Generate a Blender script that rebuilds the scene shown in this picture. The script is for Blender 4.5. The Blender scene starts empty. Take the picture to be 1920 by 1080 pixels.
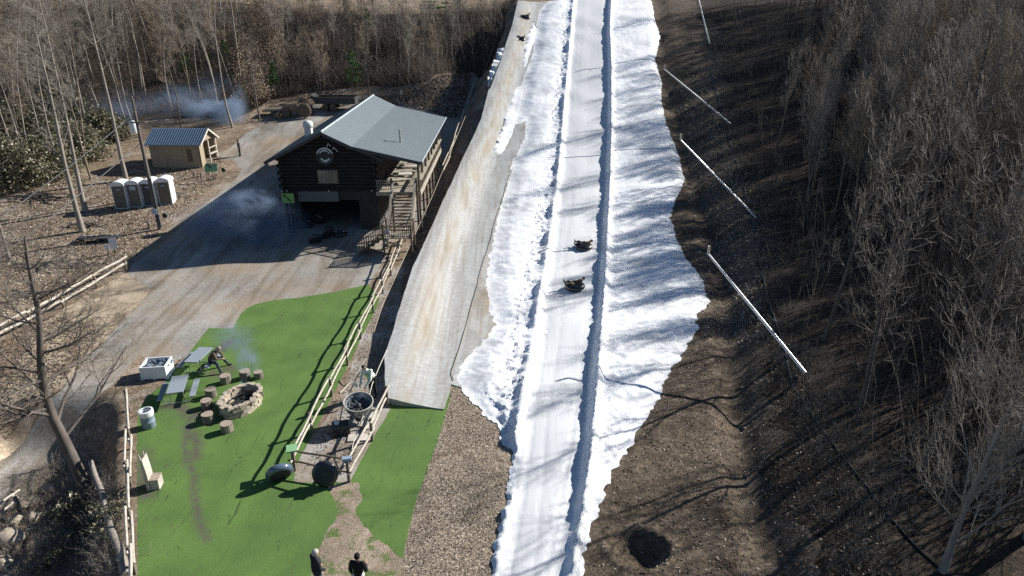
import bpy, math, random
import numpy as np
from mathutils import Vector, Matrix, noise as mnoise
from mathutils.geometry import delaunay_2d_cdt
R = math.radians
SC = bpy.context.scene
C = SC.collection
rnd = random.Random(7)
# ---------------------------------------------------------------- camera, sky, sun
CAMZ, PITCH, F = 18.0, R(23), 1281.0
cam = bpy.data.cameras.new('camera'); camo = bpy.data.objects.new('camera', cam); C.objects.link(camo)
camo.location = (0, 0, CAMZ); camo.rotation_euler = (math.pi/2-PITCH, 0, 0)
cam.sensor_width = 36; cam.lens = 36*F/1920; cam.clip_end = 5000; cam.clip_start = 0.2
SC.camera = camo
SUN_EL, SUN_DX, SUN_DY = R(30), .87, .493      # sun stands to the right and a little behind the hill
world = bpy.data.worlds.new('World'); SC.world = world; world.use_nodes = True
nt = world.node_tree; bg = nt.nodes['Background']
sky = nt.nodes.new('ShaderNodeTexSky'); sky.sky_type = 'NISHITA'; sky.sun_disc = False
sky.sun_elevation = SUN_EL; sky.sun_rotation = math.atan2(SUN_DX, SUN_DY)
sky.altitude = 400; sky.air_density = 1.0; sky.dust_density = 0.6; sky.ozone_density = 1.5
tint = nt.nodes.new('ShaderNodeMix'); tint.data_type = 'RGBA'; tint.blend_type = 'MULTIPLY'; tint.inputs[0].default_value = 1; tint.inputs[7].default_value = (.80, .98, 1.16, 1)
nt.links.new(sky.outputs[0], tint.inputs[6]); nt.links.new(tint.outputs[2], bg.inputs[0]); bg.inputs[1].default_value = 0.052*.85
sl = bpy.data.lights.new('sun', 'SUN'); sl.energy = 5.0; sl.angle = R(.53); sl.color = (1, .97, .92)
so = bpy.data.objects.new('sun', sl); C.objects.link(so)
ce = math.cos(SUN_EL)
SUNV = Vector((SUN_DX*ce, SUN_DY*ce, math.sin(SUN_EL))).normalized()
so.rotation_euler = SUNV.to_track_quat('Z', 'Y').to_euler(); so.location = SUNV*80
SC.view_settings.view_transform = 'Standard'; SC.view_settings.look = 'None'
SC.view_settings.exposure = 0.68; SC.view_settings.gamma = 1
SC.cycles.max_bounces = 5; SC.cycles.diffuse_bounces = 3; SC.cycles.glossy_bounces = 2
SC.cycles.transmission_bounces = 3; SC.cycles.transparent_max_bounces = 8; SC.cycles.volume_bounces = 0
SC.cycles.volume_step_rate = 2.0; SC.cycles.volume_max_steps = 64
SC.cycles.sample_clamp_indirect = 4
SC.cycles.use_denoising = False
# ---------------------------------------------------------------- terrain
def table(pts, sig=2.2):
    ys = np.arange(-40, 1600, .5)
    v = np.interp(ys, [p[0] for p in pts], [p[1] for p in pts])
    k = np.exp(-.5*(np.arange(-16, 17)*.5/sig)**2); k /= k.sum()
    return ys, np.convolve(np.pad(v, 16, mode='edge'), k, mode='valid')
TC = table([(0, 0), (44, 0), (50, .35), (60, 1.7), (70, 3.7), (80, 6.4), (90, 9.7), (100, 13.2), (110, 16.4), (119, 18.3), (135, 19.0), (200, 20), (1500, 60)])
TL = table([(0, 0), (42, 0), (48, .4), (52.7, .8), (60, 1.3), (70, 2.3), (80, 3.6), (90, 5.0), (97, 7.2), (106, 10.8), (116, 14.6), (128, 17.3), (150, 18.1), (300, 21), (1500, 60)])
XE = [(20, -5.6), (28, -6.0), (35, -6.7), (51, -6.7), (60, -5.4), (74, -3.5), (80, -2.8), (100, 0), (120, 2)]
DITCH = [(10, 8.9), (17, 9.0), (23, 9.7), (26, 10.4), (31, 11.6), (37, 13.2), (46, 15.0), (55, 16.2), (66, 17.2), (78, 18.4), (90, 19.0), (125, 24)]
def sst(t):
    t = np.clip(t, 0, 1); return t*t*(3-2*t)
def H(x, y):
    x = np.asarray(x, float); y = np.asarray(y, float)
    zc = np.interp(y, *TC); zl = np.interp(y, *TL)
    xe = np.interp(y, [p[0] for p in XE], [p[1] for p in XE])
    w = sst((x-(xe-4.2))/3.6)
    z = zl*(1-w)+zc*w
    # low bank and creek on the lower left
    xb = -13.4-.51*(y-17.4)
    z = z-1.9*sst((xb-x)/1.6)*sst((x-xb+9)/3.5)*sst((29.5-y)/3.0)
    # ditch right of the snow and a raised shoulder beyond it
    xd = np.interp(y, [p[0] for p in DITCH], [p[1] for p in DITCH])
    z = z-.62*np.exp(-((x-xd)/.75)**2)+.75*sst((x-xd-.4)/4.0)*sst((105-y)/30)-.9*sst((x-xd-9)/10)*sst((60-y)/20)
    # round pit with a low rim in the dirt near the bottom border
    rp = np.hypot((x-4.5)/.88, (y-18.75)/.80)
    z = z-.62*np.exp(-rp**4*.9)+.12*np.exp(-((rp-1.35)/.22)**2)
    # soft unevenness
    z = z+.06*np.sin(x*.9+1.3*np.sin(y*.31))*np.sin(y*.7+.5)*sst((np.abs(x+9.5)-5.5)/4)
    z = z+.5*np.sin(x*.13+2)*np.sin(y*.11)*sst((y-75)/30)*sst((-x-20)/20)
    # spoil bank behind the log building
    z = z+2.6*np.exp(-(((x+9.8)/4.5)**2+((y-93)/6.0)**2))
    return z
CP, SP = math.cos(PITCH), math.sin(PITCH)
def at(px, py, h=0.0):
    """photo pixel -> point on the terrain raised by h"""
    X = (px-960)/F; Y = (540-py)/F
    d = np.array([X, CP+Y*SP, -SP+Y*CP])
    t = np.concatenate([np.arange(12, 60, .25), np.arange(60, 260, .5), np.arange(260, 1500, 5)])
    zz = CAMZ+d[2]*t-H(d[0]*t, d[1]*t)-h
    i = np.argmax(zz < 0)
    if zz[i] >= 0: t0 = 400.
    else:
        a, b = t[i-1], t[i]
        for _ in range(24):
            m = (a+b)/2
            if CAMZ+d[2]*m-float(H(d[0]*m, d[1]*m))-h < 0: b = m
            else: a = m
        t0 = b
    return Vector((d[0]*t0, d[1]*t0, CAMZ+d[2]*t0))
def ray_at_y(px, py, y):
    X = (px-960)/F; Y = (540-py)/F
    d = np.array([X, CP+Y*SP, -SP+Y*CP]); t = y/d[1]
    return Vector((d[0]*t, y, CAMZ+d[2]*t))
def g(x, y): return float(H(x, y))
# ---------------------------------------------------------------- materials
def mat(name, col, rough=.8, metal=0, spec=.3):
    m = bpy.data.materials.new(name); m.use_nodes = True
    b = m.node_tree.nodes['Principled BSDF']
    b.inputs['Base Color'].default_value = (*col, 1); b.inputs['Roughness'].default_value = rough
    b.inputs['Metallic'].default_value = metal; b.inputs['Specular IOR Level'].default_value = spec
    return m
def N(m, t, **kw):
    n = m.node_tree.nodes.new(t)
    for k, v in kw.items(): setattr(n, k, v)
    return n
def noise_tex(m, scale, detail=4, rough=.55, vec=None, dist=0):
    n = N(m, 'ShaderNodeTexNoise'); n.inputs['Scale'].default_value = scale; n.inputs['Detail'].default_value = detail
    n.inputs['Roughness'].default_value = rough; n.inputs['Distortion'].default_value = dist
    m.node_tree.links.new(vec if vec is not None else coord(m), n.inputs['Vector']); return n
def coord(m, scale=None, rot=None):
    for n in m.node_tree.nodes:
        if n.name == 'tc': break
    else:
        n = N(m, 'ShaderNodeTexCoord'); n.name = 'tc'
    o = n.outputs['Object']
    if scale or rot:
        mp = N(m, 'ShaderNodeMapping')
        if scale: mp.inputs['Scale'].default_value = scale
        if rot: mp.inputs['Rotation'].default_value = rot
        m.node_tree.links.new(o, mp.inputs[0]); return mp.outputs[0]
    return o
def ramp(m, fac, stops):
    r = N(m, 'ShaderNodeValToRGB'); e = r.color_ramp.elements
    while len(e) < len(stops): e.new(.5)
    for el, (p, c) in zip(e, stops):
        el.position = p; el.color = (*c, 1) if len(c) == 3 else c
    m.node_tree.links.new(fac, r.inputs[0]); return r.outputs[0]
def mixc(m, fac, a, b, mode='MIX'):
    n = N(m, 'ShaderNodeMix'); n.data_type = 'RGBA'; n.blend_type = mode
    for s, v in ((0, fac), (6, a), (7, b)):
        if isinstance(v, (int, float)): n.inputs[s].default_value = v
        elif isinstance(v, tuple): n.inputs[s].default_value = (*v, 1)
        else: m.node_tree.links.new(v, n.inputs[s])
    return n.outputs[2]
def step(m, v, a, b):
    n = N(m, 'ShaderNodeMapRange'); n.inputs[1].default_value = a; n.inputs[2].default_value = b
    m.node_tree.links.new(v, n.inputs[0]); return n.outputs[0]
def setc(m, o): m.node_tree.links.new(o, m.node_tree.nodes['Principled BSDF'].inputs['Base Color'])
def bump(m, h, strength=.5, dist=.05):
    b = N(m, 'ShaderNodeBump'); b.inputs['Strength'].default_value = strength; b.inputs['Distance'].default_value = dist
    m.node_tree.links.new(h, b.inputs['Height'])
    m.node_tree.links.new(b.outputs[0], m.node_tree.nodes['Principled BSDF'].inputs['Normal']); return b
def attr(m, name):
    a = N(m, 'ShaderNodeAttribute'); a.attribute_name = name; return a.outputs['Fac']
def speckled(name, cols, big=.25, fine=9, finer=28, rough=.95, bst=.8, bd=.06, patch=None, stretch=None):
    """ground-like: large patches, clumps and fine grains"""
    m = mat(name, cols[0], rough, spec=.1)
    v = coord(m, stretch) if stretch else coord(m)
    f = noise_tex(m, fine, 6, .75, v); f2 = noise_tex(m, finer, 3, .8, v); bgn = noise_tex(m, big, 4, .6, v)
    n = len(cols)
    c1 = ramp(m, f.outputs[0], [(.30+.40*i/(n-1), c) for i, c in enumerate(cols)])
    g2 = ramp(m, f2.outputs[0], [(.30, (.40,)*3), (.5, (.95,)*3), (.68, (1.7,)*3)])
    c = mixc(m, 1, c1, g2, 'MULTIPLY')
    c = mixc(m, 1, c, ramp(m, bgn.outputs[0], [(.32, (.72,)*3), (.68, (1.22,)*3)]), 'MULTIPLY')
    if patch:
        pn = noise_tex(m, patch[1], 5, .65, v)
        c = mixc(m, step(m, pn.outputs[0], patch[2], patch[3]), c, mixc(m, 1, patch[0], g2, 'MULTIPLY'))
    setc(m, c); bump(m, mixc(m, .5, f.outputs[0], f2.outputs[0]), bst, bd)
    return m
M = {}
M['litter'] = speckled('leaf_litter', [(.06, .045, .033), (.20, .148, .102), (.27, .205, .145), (.42, .35, .28)], big=.3, fine=3.2, finer=10, patch=((.34, .29, .23), .5, .52, .66))
M['woods'] = speckled('shaded_woodland_floor', [(.012, .010, .008), (.033, .026, .019), (.055, .043, .032), (.12, .095, .07)], big=.3, fine=4, finer=15)  # shade under the trees is put into this near-black floor colour
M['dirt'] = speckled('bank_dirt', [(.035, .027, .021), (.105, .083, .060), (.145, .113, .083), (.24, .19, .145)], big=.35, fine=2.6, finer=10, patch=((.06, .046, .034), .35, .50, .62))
M['mulch'] = speckled('mulch', [(.09, .07, .052), (.22, .175, .13), (.30, .245, .185), (.50, .44, .36)], big=.5, fine=6, finer=12, patch=((.16, .12, .088), .5, .56, .7))
M['gravel'] = speckled('gravel', [(.18, .16, .135), (.275, .25, .215), (.325, .305, .27), (.45, .435, .40)], big=.22, fine=7, finer=24, bst=.4, bd=.03, patch=((.30, .245, .185), .16, .47, .62))
M['sand'] = speckled('pale_sand', [(.26, .20, .14), (.40, .32, .225), (.45, .37, .27), (.58, .49, .38)], big=.6, fine=6, finer=20, bst=.4, bd=.03, patch=((.22, .17, .12), .7, .48, .60))
M['tread'] = speckled('worn_earth', [(.16, .125, .085), (.29, .225, .165), (.33, .265, .205), (.46, .41, .33)], big=.7, fine=5, finer=18, patch=((.12, .16, .055), 1.1, .50, .58))
M['yard'] = speckled('yard_gravel', [(.14, .11, .085), (.27, .225, .175), (.33, .285, .23), (.45, .42, .37)], big=.5, fine=6, finer=20, bst=.5, patch=((.38, .36, .33), .5, .50, .62))
# artificial lawn
m = M['lawn'] = mat('turf', (.12, .22, .06), .9, spec=.15)
f = noise_tex(m, 14, 4, .7); b1 = noise_tex(m, .5, 4, .6); str_ = noise_tex(m, 1.3, 4, .7, coord(m, (1.5, .45, 1)), 1.2)
cr = noise_tex(m, 1.0, 2, .5, coord(m, (1.7, .13, 1)), 1.0)
c = ramp(m, f.outputs[0], [(.3, (.080, .142, .037)), (.5, (.104, .180, .049)), (.7, (.130, .213, .063))])
c = mixc(m, 1, c, ramp(m, b1.outputs[0], [(.35, (.86, .86, .88)), (.65, (1.14, 1.12, 1.06))]), 'MULTIPLY')
sm = N(m, 'ShaderNodeMath', operation='MULTIPLY'); m.node_tree.links.new(attr(m, 'stain'), sm.inputs[0]); m.node_tree.links.new(step(m, noise_tex(m, 2.2, 6, .8).outputs[0], .33, .52), sm.inputs[1])
c = mixc(m, step(m, str_.outputs[0], .62, .76), c, (.095, .098, .062)); c = mixc(m, sm.outputs[0], c, (.105, .092, .075))
cl = N(m, 'ShaderNodeMath', operation='SUBTRACT'); cl.inputs[1].default_value = .5; m.node_tree.links.new(cr.outputs[0], cl.inputs[0])
ca = N(m, 'ShaderNodeMath', operation='ABSOLUTE'); m.node_tree.links.new(cl.outputs[0], ca.inputs[0])
c = mixc(m, step(m, ca.outputs[0], .0035, .0), c, (.035, .055, .025))
setc(m, c); bump(m, f.outputs[0], .35, .03)
# tyre streaks along the gravel
m = M['gravel']; tk = noise_tex(m, 1.0, 3, .6, coord(m, (.9, .07, 1), (0, 0, -.14)), .5); b_ = m.node_tree.nodes['Principled BSDF']; old = b_.inputs['Base Color'].links[0].from_socket
setc(m, mixc(m, 1, old, ramp(m, tk.outputs[0], [(.40, (.80, .76, .71)), (.50, (1.0, 1.0, 1.0)), (.60, (1.10, 1.12, 1.15))]), 'MULTIPLY'))
# woven fabric path
m = M['mat'] = mat('fabric', (.6, .6, .58), .85, spec=.2)
a1 = noise_tex(m, .55, 5, .7, coord(m, (1.5, .22, 1), (0, 0, -.12)), .4); a2 = noise_tex(m, 3, 5, .7, coord(m, (1, 1.6, 1)), .3); a3 = noise_tex(m, 20, 3, .7)
c = ramp(m, a2.outputs[0], [(.3, (.34, .33, .305)), (.55, (.43, .43, .415)), (.75, (.53, .535, .525))])
c = mixc(m, 1, c, ramp(m, a3.outputs[0], [(.3, (.85,)*3), (.7, (1.12,)*3)]), 'MULTIPLY')
tr = attr(m, 'track'); ml = N(m, 'ShaderNodeMath', operation='MULTIPLY'); m.node_tree.links.new(tr, ml.inputs[0])
m.node_tree.links.new(step(m, a1.outputs[0], .36, .60), ml.inputs[1])
c = mixc(m, ml.outputs[0], c, (.335, .285, .215)); a5 = noise_tex(m, 1.2, 3, .6, coord(m, (2.6, .10, 1), (0, 0, -.10)), .3); a6 = noise_tex(m, 1.3, 5, .65, coord(m, (.5, 2.4, 1), (0, 0, .7)), 1.0)
c = mixc(m, 1, c, ramp(m, a5.outputs[0], [(.38, (.86, .83, .79)), (.50, (1, 1, 1)), (.62, (1.07, 1.08, 1.09))]), 'MULTIPLY')
setc(m, c); bump(m, mixc(m, .5, a2.outputs[0], a6.outputs[0]), .45, .07)
# snow
m = M['snow'] = mat('snow', (.86, .88, .90), .75, spec=.25)
ra = attr(m, 'rough'); dr = attr(m, 'dirt')
n1 = noise_tex(m, 4.5, 8, .8); n2 = noise_tex(m, 13, 6, .8); gr = noise_tex(m, 1.2, 3, .5, coord(m, (5.0, .12, 1), (0, 0, .02)))
hh = mixc(m, .45, n1.outputs[0], n2.outputs[0])
c = mixc(m, step(m, gr.outputs[0], .45, .75), (.93, .94, .95), (.84, .85, .86))
c = mixc(m, step(m, ra, .05, .45), mixc(m, 1, c, (.72, .72, .715), 'MULTIPLY'), c)
dm = N(m, 'ShaderNodeMath', operation='MULTIPLY'); m.node_tree.links.new(dr, dm.inputs[0]); m.node_tree.links.new(step(m, n2.outputs[0], .50, .68), dm.inputs[1])
c = mixc(m, dm.outputs[0], c, (.40, .35, .28)); setc(m, c)
bn = bump(m, hh, .5, .30); mm = N(m, 'ShaderNodeMath', operation='MULTIPLY_ADD'); mm.inputs[1].default_value = .55; mm.inputs[2].default_value = .05
m.node_tree.links.new(ra, mm.inputs[0]); m.node_tree.links.new(mm.outputs[0], bn.inputs['Strength'])
# ---------------------------------------------------------------- helpers for meshes
def link(o, parent=None):
    C.objects.link(o)
    if parent is not None: o.parent = parent
    return o
def tag(o, label=None, cat=None, group=None, kind=None):
    if label: o['label'] = label
    if cat: o['category'] = cat
    if group: o['group'] = group
    if kind: o['kind'] = kind
    return o
def empty(name, loc, rz=0, label=None, cat=None, group=None):
    o = bpy.data.objects.new(name, None); o.location = loc; o.rotation_euler = (0, 0, rz); o.empty_display_size = .3
    return tag(link(o), label, cat, group)
def np_mesh(name, V, faces_flat, sizes):
    me = bpy.data.meshes.new(name); V = np.asarray(V, np.float32)
    me.vertices.add(len(V)); me.vertices.foreach_set('co', V.ravel())
    faces_flat = np.asarray(faces_flat, np.int32).ravel(); sizes = np.asarray(sizes, np.int32)
    me.loops.add(len(faces_flat)); me.loops.foreach_set('vertex_index', faces_flat)
    me.polygons.add(len(sizes)); st = np.concatenate([[0], np.cumsum(sizes)[:-1]]).astype(np.int32)
    me.polygons.foreach_set('loop_start', st); me.polygons.foreach_set('loop_total', sizes)
    me.update(calc_edges=True); return me
def pip(P, poly):
    """points in polygon, numpy"""
    x, y = P[:, 0], P[:, 1]; r = np.zeros(len(P), bool); q = np.asarray(poly)
    x1, y1 = q[-1]
    for x2, y2 in q:
        c = ((y1 > y) != (y2 > y)) & (x < (x2-x1)*(y-y1)/((y2-y1) or 1e-12)+x1)
        r ^= c; x1, y1 = x2, y2
    return r
def seg_dist(P, line):
    q = np.asarray(line); d = np.full(len(P), 1e9)
    for a, b in zip(q[:-1], q[1:]):
        ab = b-a; L = max((ab**2).sum(), 1e-9); t = np.clip(((P-a)@ab)/L, 0, 1)
        d = np.minimum(d, np.hypot(*(P-(a+t[:, None]*ab)).T))
    return d
def noise2(x, y, s, seed=0):
    return np.array([mnoise.noise((a*s+seed*17.3, b*s, seed*3.1)) for a, b in zip(x, y)])
# ---------------------------------------------------------------- ground regions (outlines read off the photo, laid on the terrain)
def world_poly(pix): return [tuple(at(x, y).xy) for x, y in pix]
def ragged(poly, stepl, amp, sc, seed):
    out = []; q = poly+[poly[0]]
    for (ax, ay), (bx, by) in zip(q[:-1], q[1:]):
        L = math.hypot(bx-ax, by-ay); dist = math.hypot((ax+bx)/2, (ay+by)/2)
        n = max(1, int(L/(stepl*max(1, dist/35))))
        nx, ny = -(by-ay)/max(L, 1e-6), (bx-ax)/max(L, 1e-6)
        for i in range(n):
            t = i/n; x = ax+(bx-ax)*t; y = ay+(by-ay)*t
            o = amp*(mnoise.noise((x*sc, y*sc, seed))+.6*mnoise.noise((x*sc*3.1, y*sc*3.1, seed+5)))
            out.append((x+nx*o, y+ny*o))
    return out
SNOW = [(1030, 3), (1012, 20), (1003, 60), (1000, 100), (985, 140), (970, 175), (960, 215), (968, 235), (988, 228), (984, 262), (962, 300), (952, 345), (936, 400), (920, 470), (912, 530), (918, 585), (930, 610), (908, 640), (885, 662), (862, 690), (857, 712), (875, 745), (905, 775), (935, 800), (942, 835), (962, 850), (955, 880), (948, 915), (938, 980), (925, 1040), (916, 1085), (905, 1180),
        (1040, 1230), (1082, 1085), (1103, 1015), (1128, 940), (1150, 885), (1183, 835), (1215, 780), (1240, 738), (1256, 695), (1286, 655), (1308, 612), (1306, 590), (1330, 572), (1318, 528), (1290, 490), (1272, 455), (1256, 408), (1268, 372), (1283, 340), (1272, 290), (1250, 235), (1240, 190), (1240, 150), (1228, 110), (1238, 70), (1226, 30), (1222, 3), (1180, -6), (1100, -6)]
POCKET = [(968, 165), (985, 160), (975, 205), (960, 255), (940, 292), (925, 290), (940, 240)]
MAT = [(972, 6), (960, 60), (938, 130), (920, 180), (916, 184), (902, 240), (868, 315), (830, 400), (800, 470), (775, 525), (758, 580), (740, 640), (722, 690), (724, 757), (760, 762), (800, 765), (832, 769), (843, 735), (846, 722), (866, 728), (900, 720), (960, 650), (990, 500), (1030, 250), (1060, 100), (1050, 2)]
LAWN = [(690, 533), (640, 545), (560, 558), (510, 563), (480, 570), (462, 578), (450, 590), (437, 616), (392, 615), (372, 638), (347, 672), (312, 715), (280, 740), (260, 765), (257, 800), (257, 880), (257, 970), (258, 1085), (256, 1180), (740, 1180), (750, 1085), (760, 1020), (780, 940), (802, 880), (828, 805), (838, 768), (846, 735), (720, 745), (733, 765), (698, 825), (655, 904), (552, 904), (553, 878), (586, 815), (622, 745), (652, 686), (676, 635), (703, 584), (712, 560)]
WORN = [(612, 912), (655, 904), (674, 905), (678, 935), (668, 960), (680, 985), (700, 1005), (735, 1030), (757, 1048), (745, 1180), (570, 1180), (585, 1060), (603, 1015), (620, 985), (634, 965), (628, 940)]
MULCH = [(846, 720), (838, 768), (826, 805), (800, 880), (778, 940), (758, 1020), (748, 1085), (740, 1180), (960, 1180), (960, 880), (975, 840), (930, 760), (880, 710), (860, 715)]
YARD = [(640, 745), (700, 560), (760, 480), (745, 600), (735, 700), (740, 765), (660, 910), (545, 912), (545, 878)]
ROAD = [(-60, 930), (0, 862), (60, 800), (110, 735), (150, 690), (190, 645), (237, 595), (283, 542), (240, 512), (265, 470), (305, 437), (335, 415), (390, 378), (440, 338), (455, 320), (437, 300), (402, 290), (430, 278), (462, 250), (492, 232), (502, 215), (560, 196), (640, 192), (760, 186), (790, 200), (860, 224), (790, 430), (735, 455), (720, 490), (690, 534), (650, 545), (560, 560), (470, 575), (440, 618), (392, 617), (350, 668), (300, 690), (262, 662), (235, 697), (210, 722), (172, 762), (135, 810), (95, 858), (60, 920), (20, 960), (-60, 1010)]
SAND = [(237, 512), (285, 541), (238, 594), (190, 645), (150, 690), (110, 735), (60, 800), (0, 862), (-60, 900), (-60, 790), (0, 720), (50, 660), (60, 612), (110, 585), (170, 548)]
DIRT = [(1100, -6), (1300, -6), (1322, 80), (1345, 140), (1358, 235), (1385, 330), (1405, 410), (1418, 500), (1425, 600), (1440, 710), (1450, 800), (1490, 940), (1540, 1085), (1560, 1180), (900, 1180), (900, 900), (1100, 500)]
TOPSAND = [(480, 2), (560, 10), (700, 14), (840, 6), (900, 2), (940, -8), (480, -12)]
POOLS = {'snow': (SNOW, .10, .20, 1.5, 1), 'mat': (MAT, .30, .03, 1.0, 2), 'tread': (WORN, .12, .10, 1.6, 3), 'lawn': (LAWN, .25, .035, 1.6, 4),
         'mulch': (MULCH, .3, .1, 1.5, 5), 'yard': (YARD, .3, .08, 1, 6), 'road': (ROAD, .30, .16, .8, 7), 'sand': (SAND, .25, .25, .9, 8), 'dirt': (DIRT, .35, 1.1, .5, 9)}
POOLS['pocket'] = (POCKET, .2, .15, 1.3, 14); POOLS['pocket2'] = ([(1000, 40), (1008, 60), (996, 95), (985, 130), (978, 120), (986, 80)], .2, .12, 1.3, 15); POOLS['pocket3'] = ([(936, 98), (947, 96), (937, 128), (922, 160), (914, 164), (926, 126)], .2, .12, 1.3, 16)
polys = {}
WOODL = [(-80, 4), (440, 4), (480, 8), (560, 22), (700, 28), (840, 24), (955, 4), (945, 60), (915, 132), (885, 134), (800, 152), (700, 160), (640, 166), (560, 175), (510, 188), (440, 222), (330, 222), (250, 228), (200, 262), (120, 330), (-80, 370)]
POOLS['woodl'] = (WOODL, .6, .5, .3, 10)
for k, (pix, stp, amp, scn, seed) in POOLS.items():
    polys[k] = ragged(world_poly(pix), stp, amp, scn, seed)
# lane and berm lines on the snow
LANE_L = [(1078, -6), (1072, 60), (1066, 130), (1060, 200), (1052, 300), (1044, 370), (1036, 430), (1026, 500), (1014, 570), (1003, 650), (990, 720), (978, 790), (968, 860), (958, 920), (945, 985), (925, 1085), (905, 1180)]
LANE_R = [(1146, -6), (1143, 60), (1146, 130), (1146, 250), (1143, 350), (1138, 450), (1134, 540), (1128, 620), (1122, 700), (1117, 760), (1110, 850), (1098, 940), (1088, 1010), (1075, 1085), (1060, 1180)]
LL = np.array([at(*p).xy for p in LANE_L]); LR = np.array([at(*p).xy for p in LANE_R])
ME = np.array([at(*p).xy for p in MAT[:12]])
SNB = np.array(polys['snow']+[polys['snow'][0]])
MTB = np.array(polys['mat']+[polys['mat'][0]])
def side_x(P, line):
    o = np.argsort(line[:, 1]); return P[:, 0]-np.interp(P[:, 1], line[o, 1], line[o, 0])
def snow_h(P):
    d = seg_dist(P, SNB)
    for k2 in ('pocket', 'pocket2', 'pocket3'): d = np.minimum(d, seg_dist(P, np.array(polys[k2]+[polys[k2][0]])))
    pk = pip(P, polys['pocket']) | pip(P, polys['pocket2']) | pip(P, polys['pocket3'])
    sl_, sr = side_x(P, LL), side_x(P, LR)
    n = noise2(P[:, 0], P[:, 1], 1.6, 2); n2 = noise2(P[:, 0], P[:, 1], 4.5, 3)
    lane = sst((sl_-.05)/.2)*sst((-sr-.25)/.25)
    lf = sst((-P[:, 0]*0-sl_-1.2)/.8)
    h = (.03+.17*sst(d/.9))*(1-lf)+lf*(.03+.22*sst(d/1.5))+.10*sst((d-.6)/2)
    h = h*(1-lane)+lane*(.14+.05*np.sin(P[:, 1]*.55)+.03*sst(1-np.abs(sl_-1.6)/1.2))
    vl = np.clip(.7+1.6*noise2(P[:, 0]*0+7, P[:, 1], .33, 19), .25, 1.25)
    h = h-lane*(.035*np.exp(-((sr+.62+.06*np.sin(P[:, 1]*.4))/.07)**2)+.03*np.exp(-((sr+.95)/.06)**2)+.03*np.exp(-((sl_-.55)/.07)**2)+.02*np.exp(-((sl_-1.25+.1*np.sin(P[:, 1]*.3))/.08)**2))
    berm_l = .36*vl*np.exp(-((sl_+.12)/.24)**2); berm_r = .44*np.exp(-((sr-.02)/.22)**2)
    fade = sst((d)/.25)
    var = .9+.35*noise2(P[:, 0]*0+3, P[:, 1], .45, 9)+.16*noise2(P[:, 0]*0+3, P[:, 1], 3.3, 29)
    h = h+(berm_l+berm_r)*fade*var
    rough = (1-lane)*(.35+.65*np.clip(np.exp(-((sr-.3)/1.0)**2)+np.exp(-((sl_+.7)/.9)**2)+.35*(n+.3), 0, 1))
    crest = np.clip(np.exp(-((sl_+.1)/.4)**2)+np.exp(-(sr/.4)**2), 0, 1)
    slush = np.exp(-((sl_+.95)/.5)**2)*fade
    h = h+rough*fade*(.08*n+.075*n2*(1-.6*crest))+slush*(.10*noise2(P[:, 0], P[:, 1], 3.2, 61)+.10*n2-.03)
    rough = rough*np.clip(.75+1.1*noise2(P[:, 0], P[:, 1], .45, 41), .12, 1.2)
    h = np.where(pk & ~pip(P, polys['snow']), mat_h(P)+.05*sst(d/.3), h)
    return h, np.clip(rough, 0, 1), d
def mat_h(P):
    """fabric path: banked up on its left edge"""
    s = side_x(P, ME); y = P[:, 1]
    up = np.interp(y, [26, 30, 36, 60, 100, 115], [.15, .45, .85, .95, .8, .3])
    wr = noise2(P[:, 0]*1.0, P[:, 1]*.6, 1.5, 12)
    right = sst((s-3.2)/1.5)
    return .06+up*(1-sst((s-.5)/2.6))+.05*wr*right
# ---- points: fine near the camera, coarse far off
pts = []
def rows(y0, y1, xs, dens):
    y = y0
    while y < y1:
        st = dens(y); x = xs(y)[0]; k = 0
        while x < xs(y)[1]:
            pts.append((x+rnd.uniform(-.25, .25)*st, y+rnd.uniform(-.2, .2)*st)); x += st
        y += st*.95
rows(13, 125, lambda y: (-.92*y-12, .92*y+14), lambda y: .45 if y < 30 else .6 if y < 60 else 1.0)
s0 = [p for p in zip(*[iter([])]*2)]
base = np.array(pts)
def fill(poly, dens, seed):
    q = np.array(poly); x0, y0 = q.min(0); x1, y1 = q.max(0); out = []; y = y0
    while y < y1:
        st = dens(y); xs = np.arange(x0, x1, st); out.append(np.c_[xs, np.full(len(xs), y)]); y += st
    o = np.concatenate(out); o = o+np.random.RandomState(seed).uniform(-.2, .2, o.shape)*np.array([dens(v) for v in o[:, 1]])[:, None]
    return o[pip(o, poly)]
sn = fill(polys['snow'], lambda y: .11 if y < 34 else .15 if y < 60 else .26, 1)
la = fill(polys['lawn'], lambda y: .20, 3); ma = fill(polys['mat'], lambda y: .25 if y < 60 else .4, 2); ma = ma[~pip(ma, polys['snow'])]
base = base[~pip(base, polys['snow']) & ~pip(base, polys['lawn'])]
pitp = np.random.RandomState(4).uniform(-2.2, 2.2, (1500, 2))+np.array([4.5, 18.75])
far = []
for rr in (140, 165, 200, 260, 340, 460, 620, 850, 1200):
    for a in np.linspace(0, 2*math.pi, 56, endpoint=False): far.append((rr*math.cos(a), rr*math.sin(a)))
for yy in range(-60, 13, 8):
    for xx in range(-80, 90, 8): far.append((xx+.3, yy))
allp = np.concatenate([base, sn, ma, la, pitp, np.array(far)])
extra = []
for ln in (LL, LR):
    o_ = np.argsort(ln[:, 1]); yy = np.concatenate([np.arange(17, 60, .13), np.arange(60, 118, .3)]); xx = np.interp(yy, ln[o_, 1], ln[o_, 0])
    for dx in (-.42, -.26, -.12, 0, .12, .26, .42): extra.append(np.c_[xx+dx, yy])
extra = np.concatenate(extra); extra = extra[pip(extra, polys['snow'])]
dmin = np.minimum(np.abs(side_x(allp, LL)), np.abs(side_x(allp, LR))); inside = pip(allp, polys['snow'])
allp = np.concatenate([allp[~(inside & (dmin < .5))], extra])
verts = [Vector(p) for p in allp]; edges = []
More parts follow.
